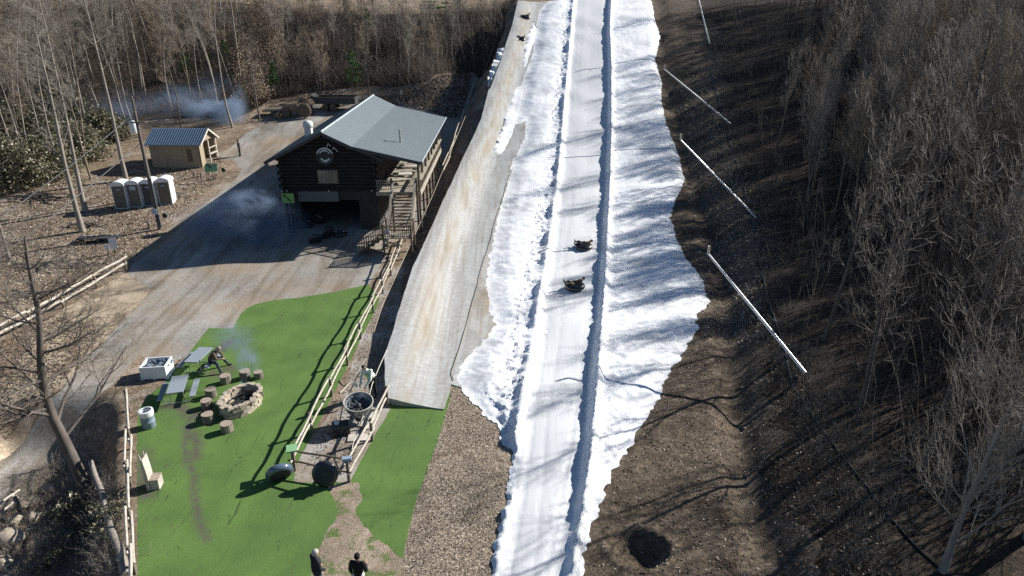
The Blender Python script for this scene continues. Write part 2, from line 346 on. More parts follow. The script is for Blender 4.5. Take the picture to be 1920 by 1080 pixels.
for k, pl in polys.items():
    n0 = len(verts); verts += [Vector(p) for p in pl]
    edges += [(n0+i, n0+(i+1) % len(pl)) for i in range(len(pl))]
vo, eo, fo, *_ = delaunay_2d_cdt(verts, edges, [], 0, 1e-4)
VV = np.array([tuple(v) for v in vo]); FF = np.array([f for f in fo if len(f) == 3])
cen = VV[FF].mean(1)
lab = np.full(len(FF), -1); order = ['snow', 'mat', 'tread', 'lawn', 'mulch', 'yard', 'road', 'sand', 'dirt']
for i, k in enumerate(order):
    m_ = (lab < 0) & pip(cen, polys[k]); lab[m_] = i
    if i == 0:
        for k2 in ('pocket', 'pocket2', 'pocket3'): lab[(lab < 0) & pip(cen, polys[k2])] = 0
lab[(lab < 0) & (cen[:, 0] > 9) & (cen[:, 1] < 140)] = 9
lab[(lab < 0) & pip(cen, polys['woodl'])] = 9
ZH = H(VV[:, 0], VV[:, 1])
NAMES = {'snow': ('snow', 'snow'), 'mat': ('path', 'mat'), 'tread': ('footpath', 'tread'), 'lawn': ('lawn', 'lawn'), 'mulch': ('mulch_ground', 'mulch'),
         'yard': ('gravel_ground', 'yard'), 'road': ('road', 'gravel'), 'sand': ('sand', 'sand'), 'dirt': ('dirt_bank', 'dirt')}
STAINS = [([(362, 775), (352, 800), (346, 840), (352, 868), (366, 890), (364, 925), (370, 960), (376, 985), (388, 1012)], .16), ([(385, 770), (362, 782), (340, 765), (315, 760)], .38), ([(350, 800), (372, 830), (366, 860)], .25), ([(398, 700), (420, 705), (430, 690)], .35), ([(268, 850), (268, 900), (275, 930)], .35), ([(430, 640), (410, 660)], .3)]
def region(i, name, matn):
    F_ = FF[lab == i]
    if not len(F_): return
    u, inv = np.unique(F_, return_inverse=True); F2 = inv.reshape(F_.shape); P = VV[u]; z = ZH[u].copy(); at_ = {}
    if name == 'snow':
        h, ro, d = snow_h(P); z += h; at_['rough'] = ro
        dd = noise2(P[:, 0], P[:, 1], .35, 21); at_['dirt'] = np.clip(ro*.55*(dd+.35), 0, 1)*.7+.5*np.clip(1-d/.5, 0, 1)
    if name == 'path':
        z += mat_h(P); s = side_x(P, ME); ne = noise2(P[:, 0], P[:, 1], .25, 31)
        dp = np.hypot((P[:, 0]-at(905, 590).x)/1.1, (P[:, 1]-at(905, 590).y)/4.0)
        at_['track'] = np.clip(1.6*np.exp(-dp**2*1.6)+np.exp(-((s-1.6-.5*ne)/.55)**2)*(.9+.5*ne)+np.clip((s-4.4)/1.5, 0, 1)*.75*(P[:, 1] < 52), 0, 1)
    if name == 'lawn':
        st_ = np.zeros(len(P))
        for pl_, w_ in STAINS: d_ = seg_dist(P, np.array([at(*q).xy for q in pl_])); st_ = np.maximum(st_, np.exp(-(d_/w_)**2))
        at_['stain'] = st_
    V = np.c_[P, z]; fl = F2.copy()
    # orientation up
    a, b, c_ = V[fl[:, 0]], V[fl[:, 1]], V[fl[:, 2]]
    dn = ((b-a)[:, 0]*(c_-a)[:, 1]-(b-a)[:, 1]*(c_-a)[:, 0]) < 0; fl[dn] = fl[dn][:, ::-1]
    sizes = [3]*len(fl); flat = fl.ravel()
    if name in ('snow', 'path'):       # skirts down to the ground along the edge
        e = np.concatenate([fl[:, [0, 1]], fl[:, [1, 2]], fl[:, [2, 0]]]); key = {}
        es = set(map(tuple, e.tolist())); bd = [(p, q) for p, q in es if (q, p) not in es]
        bv = sorted({p for p, q in bd}); idx = {v: len(V)+k for k, v in enumerate(bv)}
        nb_ = len(bv); low = np.c_[P[bv], ZH[u][bv]-.06]; V = np.concatenate([V, V[bv], low])
        qd = [(idx[q], idx[p], idx[p]+nb_, idx[q]+nb_) for p, q in bd]
        flat = np.concatenate([flat, np.array(qd).ravel()]); sizes = sizes+[4]*len(qd)
        at_ = {k: np.concatenate([v, v[bv], v[bv]]) for k, v in at_.items()}
    me = np_mesh(name, V, flat, sizes)
    for k, v in at_.items():
        a_ = me.attributes.new(k, 'FLOAT', 'POINT'); a_.data.foreach_set('value', v.astype(np.float32))
    me.polygons.foreach_set('use_smooth', np.ones(len(sizes), bool)); me.materials.append(M[matn])
    o = link(bpy.data.objects.new(name, me)); tag(o, kind='structure'); return o
for i, k in enumerate(order): region(i, *NAMES[k])
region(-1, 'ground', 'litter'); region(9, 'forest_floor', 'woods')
# ---------------------------------------------------------------- mesh builder
class MB:
    def __init__(s): s.v = []; s.f = []
    def add(s, v, f):
        n = len(s.v); s.v += [tuple(p) for p in v]; s.f += [tuple(i+n for i in q) for q in f]; return s
    def box(s, c, d, rz=0, rot=None):
        m = rot or Matrix.Rotation(rz, 3, 'Z'); c = Vector(c)
        v = [c+m@Vector((x*d[0]/2, y*d[1]/2, z*d[2]/2)) for x in (-1, 1) for y in (-1, 1) for z in (-1, 1)]
        return s.add(v, [(0, 1, 3, 2), (4, 6, 7, 5), (0, 4, 5, 1), (2, 3, 7, 6), (0, 2, 6, 4), (1, 5, 7, 3)])
    def bar(s, a, b, w, h):
        a, b = Vector(a), Vector(b); d = (b-a)
        x = d.normalized(); up = Vector((0, 0, 1)) if abs(x.z) < .95 else Vector((0, 1, 0))
        y = up.cross(x).normalized(); z = x.cross(y); v = []
        for p in (a, b):
            for i, j in ((-1, -1), (1, -1), (1, 1), (-1, 1)): v.append(p+y*i*w/2+z*j*h/2)
        return s.add(v, [(3, 2, 1, 0), (4, 5, 6, 7), (0, 1, 5, 4), (1, 2, 6, 5), (2, 3, 7, 6), (3, 0, 4, 7)])
    def path(s, P, Rr, n=8, cap=True):
        P = [Vector(p) for p in P]; Rr = [Rr]*len(P) if isinstance(Rr, (int, float)) else Rr
        v = []; f = []; pu = None
        for i, p in enumerate(P):
            t = (P[min(i+1, len(P)-1)]-P[max(i-1, 0)]).normalized()
            u = pu if pu is not None else (Vector((0, 0, 1)) if abs(t.z) < .9 else Vector((1, 0, 0)))
            u = (u-t*u.dot(t)).normalized(); w = t.cross(u); pu = u
            v += [p+(u*math.cos(2*math.pi*k/n)+w*math.sin(2*math.pi*k/n))*Rr[i] for k in range(n)]
        for i in range(len(P)-1):
            for k in range(n): f.append((i*n+k, i*n+(k+1) % n, (i+1)*n+(k+1) % n, (i+1)*n+k))
        if cap: f += [tuple(range(n-1, -1, -1)), tuple((len(P)-1)*n+k for k in range(n))]
        return s.add(v, f)
    def tube(s, a, b, r0, r1=None, n=8): return s.path([a, b], [r0, r0 if r1 is None else r1], n)
    def lathe(s, prof, c=(0, 0, 0), n=16, rot=None, cap=True):
        m = rot or Matrix.Identity(3); c = Vector(c); v = []; f = []
        for r, z in prof: v += [c+m@Vector((r*math.cos(2*math.pi*k/n), r*math.sin(2*math.pi*k/n), z)) for k in range(n)]
        for i in range(len(prof)-1):
            for k in range(n): f.append((i*n+k, i*n+(k+1) % n, (i+1)*n+(k+1) % n, (i+1)*n+k))
        if cap:
            f += [tuple(range(n-1, -1, -1)), tuple((len(prof)-1)*n+k for k in range(n))]
        return s.add(v, f)
    def torus(s, c, RR, r, rot=None, n=24, k=10, sz=1, arc=None):
        m = rot or Matrix.Identity(3); c = Vector(c); v = []; f = []
        for i in range(n):
            a = 2*math.pi*i/n
            for j in range(k):
                b = 2*math.pi*j/k
                v.append(c+m@Vector(((RR+r*math.cos(b))*math.cos(a), (RR+r*math.cos(b))*math.sin(a), r*sz*math.sin(b))))
        for i in range(n):
            for j in range(k): f.append((i*k+j, ((i+1) % n)*k+j, ((i+1) % n)*k+(j+1) % k, i*k+(j+1) % k))
        return s.add(v, f)
    def ball(s, c, r, sc=(1, 1, 1), n=12, m=8, rot=None):
        prof = [(max(1e-4, r*math.sin(math.pi*i/m)), -r*math.cos(math.pi*i/m)) for i in range(m+1)]
        q = (rot or Matrix.Identity(3))@Matrix.Diagonal(sc)
        return s.lathe(prof, c, n, q)
    def poly(s, P): return s.add(P, [tuple(range(len(P)))])
    def prism(s, P, off):
        """polygon P (3d points) extruded by vector off"""
        n = len(P); off = Vector(off); P = [Vector(p) for p in P]
        return s.add(P+[p+off for p in P], [tuple(range(n-1, -1, -1)), tuple(range(n, 2*n))]+[(i, (i+1) % n, n+(i+1) % n, n+i) for i in range(n)])
    def rock(s, c, r, seed, sc=(1, 1, .7)):
        n, m = 9, 6; v = []; f = []
        for i in range(m+1):
            for k in range(n):
                a, b = 2*math.pi*k/n, math.pi*i/m
                d = Vector((math.sin(b)*math.cos(a), math.sin(b)*math.sin(a), -math.cos(b)))
                q = r*(1+.35*mnoise.noise(d*1.6+Vector((seed*3.7, seed, 0))))
                v.append(Vector(c)+Vector((d.x*q*sc[0], d.y*q*sc[1], d.z*q*sc[2])))
        for i in range(m):
            for k in range(n): f.append((i*n+k, i*n+(k+1) % n, (i+1)*n+(k+1) % n, (i+1)*n+k))
        return s.add(v, f)
    def block(s, c, d, rz, seed, j=.18):
        r_ = random.Random(seed); n = len(s.v); s.box(c, d, rz); c = Vector(c)
        for i in range(n, n+8): s.v[i] = tuple(Vector(s.v[i])+Vector((r_.uniform(-j, j)*d[0], r_.uniform(-j, j)*d[1], r_.uniform(-j, j)*d[2]*.6)))
        return s
    def build(s, name, m, parent=None, smooth=False, label=None):
        me = bpy.data.meshes.new(name); me.from_pydata(s.v, [], s.f); me.validate(); me.materials.append(m)
        if smooth:
            me.polygons.foreach_set('use_smooth', np.ones(len(me.polygons), bool))
        o = link(bpy.data.objects.new(name, me), parent)
        if smooth and hasattr(me, 'set_sharp_from_angle'): me.set_sharp_from_angle(angle=R(40))
        if label: o['label'] = label
        return o
def copy_tree(o, parent=None):
    c = o.copy(); C.objects.link(c); c.parent = parent
    for ch in list(o.children): copy_tree(ch, c)
    return c
def woodm(name, c, rough=.85, sc=3, stretch=(1, 1, 1), var=.35, bs=.3):
    m = mat(name, c, rough, spec=.2); n = noise_tex(m, sc, 5, .7, coord(m, stretch))
    setc(m, ramp(m, n.outputs[0], [(.28, tuple(x*(1-var) for x in c)), (.72, tuple(min(1, x*(1+var)) for x in c))])); bump(m, n.outputs[0], bs, .02); return m
M['rail'] = woodm('pale_rail_wood', (.47, .42, .35), sc=4); M['post'] = woodm('grey_post_wood', (.17, .145, .12), sc=5)
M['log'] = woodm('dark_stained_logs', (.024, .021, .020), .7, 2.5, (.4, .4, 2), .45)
M['block'] = woodm('dark_block', (.045, .043, .042), .9, 2); M['dark'] = mat('interior_shade_black', (.012, .012, .013), .9)
M['deck'] = woodm('weathered_deck', (.36, .32, .26), .85, 3); M['brownwood'] = woodm('brown_timber', (.15, .115, .085), .8, 3)
M['trim'] = mat('dark_trim', (.05, .053, .056), .6); M['white'] = woodm('white_plastic', (.74, .75, .75), .4, 2, var=.06, bs=.02)
M['black'] = mat('black_rubber', (.018, .019, .021), .42, spec=.5); M['steel'] = mat('galvanised', (.55, .57, .58), .35, .8)
M['tabletop'] = woodm('slate_tabletop', (.27, .31, .34), .45, 6, var=.1, bs=.05); M['glass'] = mat('window_glass', (.10, .10, .10), .12, spec=.8)
M['stone'] = woodm('tan_stone', (.42, .36, .28), .9, 4, var=.35, bs=.6); M['ash'] = woodm('ash', (.06, .055, .05), 1, 6, var=.6)
M['stumpside'] = woodm('stump_bark', (.20, .17, .14), .9, 5, (1, 1, .3), .4); M['stumptop'] = woodm('cut_wood', (.34, .28, .22), .85, 5, var=.3)
M['bark_pale'] = woodm('pale_bark', (.27, .24, .205), .9, 3, (1, 1, .3), .35); M['bark_grey'] = woodm('grey_bark', (.14, .123, .105), .9, 3, (1, 1, .3), .35)
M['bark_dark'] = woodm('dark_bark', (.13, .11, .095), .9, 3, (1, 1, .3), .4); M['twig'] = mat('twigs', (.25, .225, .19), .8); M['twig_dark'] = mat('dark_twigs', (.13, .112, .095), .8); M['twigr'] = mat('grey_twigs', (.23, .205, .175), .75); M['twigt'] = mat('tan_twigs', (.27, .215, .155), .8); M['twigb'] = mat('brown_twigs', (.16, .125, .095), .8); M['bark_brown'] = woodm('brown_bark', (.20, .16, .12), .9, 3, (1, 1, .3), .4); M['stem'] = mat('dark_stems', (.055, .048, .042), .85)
M['leaf'] = mat('evergreen_leaf', (.08, .09, .045), .42, spec=.5); M['pineleaf'] = mat('pine_needles', (.10, .22, .05), .7)
n_ = noise_tex(M['leaf'], 1.1, 3); setc(M['leaf'], ramp(M['leaf'], n_.outputs[0], [(.35, (.075, .08, .042)), (.65, (.25, .22, .14))]))
M['deadleaf'] = mat('dead_leaves', (.30, .225, .16), .85); n_ = noise_tex(M['deadleaf'], 1.5, 4); setc(M['deadleaf'], ramp(M['deadleaf'], n_.outputs[0], [(.35, (.19, .135, .09)), (.65, (.38, .30, .22))]))
# ---------------------------------------------------------------- branching plants
def unit(v): return v/np.maximum(np.linalg.norm(v, axis=-1, keepdims=True), 1e-9)
def children(P, Rr, per, t0, t1, ang, length, rs, S=3, up=.25, wob=.12, rr=.55, tip=.25, lenfall=.4, rmin=.004):
    """P (n,S+1,3) parent polylines -> child polylines"""
    n, k, _ = P.shape; idx = np.repeat(np.arange(n), per); m = len(idx)
    tt = (np.tile((np.arange(per)+.5)/per, n)+rs.uniform(-.5, .5, m)/per); tt = t0+(t1-t0)*np.clip(tt, 0, 1)
    f = tt*(k-1); i0 = np.minimum(f.astype(int), k-2); fr = (f-i0)[:, None]
    A, B = P[idx, i0], P[idx, i0+1]; o = A*(1-fr)+B*fr; T = unit(B-A)
    r0 = (Rr[idx, i0]*(1-fr[:, 0])+Rr[idx, i0+1]*fr[:, 0])*rr
    ref = rs.normal(size=(m, 3)); side = unit(np.cross(T, ref)); a = R(ang)*rs.uniform(.75, 1.25, m)[:, None]
    d = unit(T*np.cos(a)+side*np.sin(a)); L = length*rs.uniform(.6, 1.2, m)*(1-lenfall*tt)
    pts = [o]; q = o; dd = d
    for s in range(S):
        dd = unit(dd+rs.normal(size=(m, 3))*wob+np.array([0, 0, up])/S*1.5); q = q+dd*(L/S)[:, None]; pts.append(q)
    rad = np.stack([np.maximum(r0*(1-(1-tip)*s/S), rmin*(1-.6*s/S)) for s in range(S+1)], 1)
    return np.stack(pts, 1), rad
def tubes(levels, n=3):
    """list of (P,R,nsides) -> V, flat faces, sizes"""
    Vs = []; Fs = []; off = 0
    for P, Rr, n in levels:
        N_, K, _ = P.shape; T = unit(P[:, -1]-P[:, 0]); ref = np.where(np.abs(T[:, 2:3]) > .9, np.array([[1., 0, 0]]), np.array([[0, 0, 1.]]))
        u = unit(np.cross(T, ref)); w = np.cross(T, u); a = 2*np.pi*np.arange(n)/n
        ring = (u[:, None]*np.cos(a)[None, :, None]+w[:, None]*np.sin(a)[None, :, None])
        V = P[:, :, None]+ring[:, None]*Rr[:, :, None, None]; Vs.append(V.reshape(-1, 3))
        b = off+np.arange(N_)[:, None, None]*K*n+np.arange(K-1)[None, :, None]*n; j = np.arange(n)[None, None]; j2 = (j+1) % n
        Fs.append(np.stack([b+j, b+j2, b+n+j2, b+n+j], -1).reshape(-1, 4)); off += N_*K*n
    return np.concatenate(Vs), np.concatenate(Fs)
def tube_mesh(name, levels, m, smooth=True):
    V, Fq = tubes(levels); me = np_mesh(name, V, Fq.ravel(), np.full(len(Fq), 4)); me.materials.append(m)
    if smooth: me.polygons.foreach_set('use_smooth', np.ones(len(Fq), bool))
    return me
def trunk_line(h, r, lean, rs, S=8, wob=.02, pts=None):
    if pts is not None:
        P = np.array(pts, float); S = len(P)-1
    else:
        P = [np.zeros(3)]; d = unit(np.array([lean[0], lean[1], 1.]))
        for s in range(S): d = unit(d+np.append(rs.normal(size=2)*wob, .02)); P.append(P[-1]+d*h/S)
        P = np.array(P)
    t = np.linspace(0, 1, len(P)); Rr = r*(1-.85*t)*(1+.35*np.exp(-t*18)); P[0, 2] -= .25
    return P[None], Rr[None]
def make_tree(seed, h, r, limbs=22, t0=.4, ang=45, ll=.26, sub=6, tw=7, fine=3, up=.35, lean=(0, 0), pts=None, wob=.02, twr=.007, S=8):
    rs = np.random.RandomState(seed); tp, tr_ = trunk_line(h, r, lean, rs, S, wob, pts)
    l1 = children(tp, tr_, limbs, t0, .99, ang, h*ll, rs, 4, up, .10, .45, .25, .55)
    l2 = children(*l1, sub, .2, 1, 40, h*ll*.42, rs, 3, up*.7, .14, .6, .3, .3, .009)
    l3 = children(*l2, tw, .15, 1, 38, h*ll*.20, rs, 2, up*.5, .15, .6, .4, .2, twr)
    crown = [(l2[0], l2[1], 3), (l3[0], l3[1], 3)]
    if fine:
        l4 = children(*l3, fine, .3, 1, 35, h*ll*.10, rs, 1, .1, .15, .8, .5, .2, twr*.8); crown.append((l4[0], l4[1], 3))
    return [(tp, tr_, 8), (l1[0], l1[1], 4)], crown
def tree_thing(name, bark, twig, args, loc, label, group=None, cat='tree'):
    tr_, cr = make_tree(**args); root = empty(name, loc, 0, label, cat, group)
    link(bpy.data.objects.new('trunk', tube_mesh('trunk', tr_, bark)), root)
    link(bpy.data.objects.new('crown', tube_mesh('crown', cr, twig)), root)
    return root
def leaf_cloud(c, rad, n, size, rs, squash=.8, shell=.5):
    """n small leaf faces gathered in clumps inside an uneven ellipsoid"""
    k = max(4, n//60); d = unit(rs.normal(size=(k, 3))); q = (shell+(1-shell)*rs.uniform(0, 1, (k, 1)))
    cc = d*q*np.array(rad); cc[:, 2] = np.abs(cc[:, 2])*squash*1.0
    idx = rs.randint(0, k, n); P = np.array(c)+cc[idx]+rs.normal(size=(n, 3))*min(rad)*.17
    nn = unit(rs.normal(size=(n, 3))+np.array([0, 0, .8])); a = unit(np.cross(nn, rs.normal(size=(n, 3)))); b = np.cross(nn, a)
    s = size*rs.uniform(.6, 1.3, (n, 1)); q4 = np.stack([P-a*s, P-b*s*.42, P+a*s, P+b*s*.42], 1)
    return q4.reshape(-1, 3), np.arange(4*n).reshape(n, 4)
def leaf_mesh(name, parts, m):
    Vs = []; Fs = []; o = 0
    for V, Fq in parts: Vs.append(V); Fs.append(Fq+o); o += len(V)
    V = np.concatenate(Vs); Fq = np.concatenate(Fs); me = np_mesh(name, V, Fq.ravel(), np.full(len(Fq), 4)); me.materials.append(m); return me
# ---------------------------------------------------------------- woods
def P2(px, py): v = at(px, py); return (v.x, v.y)
protos = []
for i in range(7):
    hh_ = [15, 16.5, 14, 17.5, 13, 16, 12][i]
    t = tree_thing('bare_tree', M[['bark_grey', 'bark_brown', 'bark_grey', 'bark_dark', 'bark_grey', 'bark_brown', 'bark_dark'][i]], M[['twigr', 'twigt', 'twigb', 'twigr', 'twigt', 'twigr', 'twigb'][i]], dict(seed=40+i, h=hh_, r=[.13, .15, .11, .17, .10, .14, .09][i], twr=.012, limbs=24, t0=[.38, .45, .3, .5, .28, .42, .25][i], ang=[42, 38, 48, 40, 50, 35, 45][i], ll=[.27, .25, .28, .25, .29, .23, .27][i], sub=6, tw=5, fine=1, up=.7, lean=(-.03, 0)),
                   (0, 0, 0), 'slim leafless tree in the dense wood right of the snow slope', 'leafless trees of the wood right of the slope')
    protos.append(t)
EDGE = [(1470, 5), (1485, 140), (1495, 260), (1525, 380), (1575, 465), (1620, 540), (1690, 640), (1740, 760), (1780, 880), (1870, 960), (1900, 1080)]
E = np.array([P2(*p) for p in EDGE]); E = E[np.argsort(E[:, 1])]
rs = np.random.RandomState(5); placed = []; spots = []
def room(x, y, d, L): return all((x-a)**2+(y-b)**2 > d*d for a, b in L)
fixed = [(1592, 468, 1), (1628, 395, 0), (1573, 355, 4), (1733, 872, 6), (1625, 762, 4), (1612, 770, 6), (1505, 400, 0), (1515, 395, 5), (1710, 540, 3), (1800, 470, 1), (1545, 640, 6), (1850, 640, 0), (1450, 300, 5)]
for px, py, k in fixed:
    v = at(px, py); spots.append((v.x, v.y, k))
tries = 0
while len(spots) < 290 and tries < 40000:
    tries += 1; y = rs.uniform(14, 122); xe_ = np.interp(y, E[:, 1], E[:, 0]); x = xe_+rs.uniform(0, 1)*max(8, .74*(.92*y+8)+7-xe_)
    if not room(x, y, 1.8 if x < xe_+12 else 2.1, [(a, b) for a, b, _ in spots]): continue
    if y < 24 and x < 22: continue
    if y < 42 and x-xe_ < 3: continue
    spots.append((x, y, rs.randint(0, 7)))
nearp = []
for i in range(4):
    nearp.append(tree_thing('bare_tree', M[['bark_grey', 'bark_brown', 'bark_dark', 'bark_grey'][i]], M[['twigr', 'twigt', 'twigr', 'twigb'][i]], dict(seed=140+i, h=[11, 9.5, 12, 8.5][i], r=[.10, .09, .12, .08][i], limbs=[20, 18, 22, 18][i], t0=[.22, .15, .3, .12][i], ang=[55, 60, 50, 58][i], ll=[.30, .34, .27, .34][i], sub=5, tw=4, fine=0, up=.45, twr=.012), (0, 0, 0),
        'open branched leafless tree along the near edge of the right wood', 'open branched trees along the near edge of the right wood'))
used = set()
def put(p, x, y, s, rz, first):
    o = p if first else copy_tree(p)
    o.location = (x, y, g(x, y)); o.scale = (s, s, s*rs.uniform(.9, 1.08)); o.rotation_euler = (rs.normal()*.035, rs.normal()*.035-.03, rz); return o
nu = set()
for x, y, k in spots:
    if y < 40 and x < 36:
        k = k % 4; put(nearp[k], x, y, rs.uniform(.8, 1.1), rs.uniform(0, 6.28), k not in nu); nu.add(k); continue
    xe_ = np.interp(y, E[:, 1], E[:, 0]); edge = x-xe_ < 3
    put(protos[k], x, y, (rs.uniform(.50, .70) if edge else rs.uniform(.8, 1.05))*(.72 if y < 38 and x < 34 else 1), rs.uniform(0, 6.28), k not in used); used.add(k)
# sunlit spreading tree, lower right corner
v = at(1768, 1072); t = tree_thing('bare_tree', M['bark_pale'], M['twig'], dict(seed=90, h=7.5, r=.12, limbs=20, t0=.12, ang=52, ll=.5, sub=8, tw=7, fine=2, up=.45), v, 'low spreading leafless tree with pale sunlit branches at the dark wood edge, bottom right corner', cat='tree')
v = at(1925, 1010); t = tree_thing('bare_tree', M['bark_pale'], M['twig'], dict(seed=91, h=8.5, r=.11, limbs=20, t0=.2, ang=45, ll=.42, sub=7, tw=7, fine=2, up=.45), v, 'pale twiggy tree cut off by the right border above the low spreading tree', cat='tree')
# left wood: tall pale trunks
lp = []
for i in range(5):
    t = tree_thing('tall_tree', M[['bark_pale', 'bark_brown', 'bark_pale', 'bark_grey', 'bark_pale'][i]], M[['twigt', 'twig', 'twigb', 'twigt', 'twig'][i]], dict(seed=60+i, h=[19, 17, 20, 16, 18][i], r=[.13, .10, .16, .08, .11][i], limbs=19, t0=[.5, .4, .55, .35, .45][i], ang=55, ll=.17, sub=6, tw=7, fine=2, up=.3, lean=(-.04+.02*i, 0), wob=.05, twr=.010),
                   (0, 0, 0), 'tall leafless tree with a pale bare trunk in the wood behind the brown hut', 'tall trees of the wood behind the hut')
    lp.append(t)
lsp = [(62, 222, 1), (300, 200, 3), (360, 186, 1), (382, 150, 3), (402, 125, 0), (424, 116, 2), (330, 100, 0), (302, 120, 1), (277, 132, 3), (215, 150, 4), (176, 152, 0), (160, 130, 1), (120, 205, 4), (80, 170, 1), (30, 140, 0),
       (445, 118, 1), (300, 30, 2), (350, 40, 4), (415, 30, 0), (455, 60, 4), (240, 90, 0), (205, 40, 1), (100, 90, 2), (10, 80, 0), (395, 60, 1), (270, 60, 3), (500, 90, 3), (140, 60, 0)]
ls = []; lu = set()
for px, py, k in lsp: v = at(px, py); ls.append((v.x, v.y, k))
tries = 0
while len(ls) < 230 and tries < 20000:
    tries += 1; y = rs.uniform(62, 150); x = rs.uniform(-.86*y-10, -.36*y-2)
    if y < 80 and x > -.5*y-8: continue
    if room(x, y, 2.2, [(a, b) for a, b, _ in ls]): ls.append((x, y, rs.randint(0, 5)))
for x, y, k in ls: put(lp[k], x, y, rs.uniform(.7, 1.05), rs.uniform(0, 6.28), k not in lu); lu.add(k)
# single trees left, each one known
def known(px, py, seed, h, r, label, bark='bark_pale', twig='twig', **kw):
    v = at(px, py); a = dict(seed=seed, h=h, r=r, limbs=14, t0=.4, ang=50, ll=.2, sub=5, tw=6, fine=2, up=.3); a.update(kw)
    return tree_thing('tall_tree', M[bark], M[twig], a, v, label)
known(155, 434, 301, 15, .20, 'tall pale tree left of the portable toilets, its foot nearest the gravel road', lean=(-.03, 0), t0=.35)
known(160, 396, 302, 17, .19, 'straight pale tree just behind the first tree left of the portable toilets', lean=(0, 0), t0=.5)
known(237, 338, 303, 18.5, .19, 'tall straight grey tree rising behind the portable toilets', lean=(-.01, 0), t0=.55)
known(18, 488, 304, 7.5, .12, 'short leaning bare trunk at the left border holding the two wires', limbs=3, t0=.7, sub=3)
known(487, 228, 305, 9, .11, 'slim bare trunk standing at the gravel edge left of the tractor', bark='bark_grey', limbs=8)
known(693, 186, 306, 8, .09, 'thin bare tree behind the roof peak of the log building', bark='bark_grey', limbs=10, t0=.3)
# big dark tree in the lower left
v0 = at(168, 935)
line = [v0]+[ray_at_y(px, py, v0.y+dy) for px, py, dy in ((150, 890, .05), (125, 835, .1), (98, 780, .2), (82, 730, .2), (76, 680, .2), (75, 630, .3), (72, 585, .3), (62, 540, .3), (52, 490, .3), (46, 445, .3))]
loc = [(p-v0) for p in line]
t = tree_thing('bare_tree', M['bark_dark'], M['twig_dark'], dict(seed=78, h=12, r=.25, limbs=26, t0=.22, ang=72, ll=.36, sub=6, tw=6, fine=3, up=.22, pts=loc), v0, 'large leaning dark tree with wide bare branches over the gravel road, lower left')
# broken trunk leaning across the bank
a, b = at(237, 1080, .2), at(172, 868, 1.5)
mb = MB(); pp = [a+(b-a)*k/6+Vector((.05*math.sin(k*2), 0, .06*math.sin(k*1.3))) for k in range(7)]; mb.path([p-a for p in pp], [.17, .16, .15, .14, .12, .11, .10], 10)
mb.tube(pp[4]-a, pp[4]-a+Vector((.5, .1, .35)), .035, .015)
o = mb.build('fallen_trunk', M['bark_pale'], None, True); o.location = a; tag(o, 'bare pale trunk leaning over the dark bank beside the rail fence, bottom left', 'log')
# ---- evergreen bushes
rhod = []
for i, (px, py, rx, hgt) in enumerate([(20, 350, 4.2, 5.6), (85, 330, 3.6, 4.8), (150, 300, 3.6, 4.4), (188, 262, 3.0, 3.6), (48, 268, 4.4, 5.4), (120, 240, 4.0, 4.6), (-30, 330, 4.5, 6)]):
    v = at(px, py); r_ = np.random.RandomState(200+i)
    root = empty('evergreen_bush', v, 0, ['dark evergreen bush with glinting leaves at the left border', 'dark leafy evergreen bush second from the left border', 'evergreen bush left of the two tallest pale trunks', 'evergreen bush end nearest the brown hut', 'evergreen bush standing behind the bushes of the left border', 'evergreen bush in the back row behind the leafy clump', 'evergreen bush cut off by the left border'][i], 'bush', 'evergreen bushes in front of the left wood')
    link(bpy.data.objects.new('foliage', leaf_mesh('foliage', [leaf_cloud((0, 0, .2), (rx, rx*.7, hgt), 9000, .15, r_, .85, .55)], M['leaf'])), root)
    rs2 = np.random.RandomState(i); st = np.zeros((9, 3, 3)); st[:, 1] = rs2.normal(size=(9, 3))*.6+[0, 0, 1.5]; st[:, 2] = st[:, 1]*2+rs2.normal(size=(9, 3))*.3
    link(bpy.data.objects.new('stem', tube_mesh('stem', [(st, np.full((9, 3), .05), 5)], M['bark_dark'])), root)
# ---- trees that kept their dead leaves
for i, (px, py, rx, hgt) in enumerate([(478, 200, 2.6, 8.5), (512, 130, 3.0, 8), (455, 150, 2.6, 8), (498, 60, 3, 7)]):
    v = at(px, py); r_ = np.random.RandomState(230+i)
    root = empty('brown_leaved_tree', v, 0, ['tan leaved tree at the gravel edge left of the tractor', 'tan leaved tree behind the tractor on the dark slope', 'tan leaved tree behind the blue smoke', 'tan leaved tree high on the slope at the edge of the field'][i], 'tree', 'trees that kept their dead leaves')
    a, cr = make_tree(seed=230+i, h=hgt, r=.11, limbs=20, t0=.15, ang=55, ll=.3, sub=5, tw=5, fine=0)
    link(bpy.data.objects.new('trunk', tube_mesh('trunk', a+cr, M['bark_grey'])), root)
    link(bpy.data.objects.new('foliage', leaf_mesh('foliage', [leaf_cloud((0, 0, 1.2), (rx, rx, hgt), 5200, .11, r_, .8, .35)], M['deadleaf'])), root)
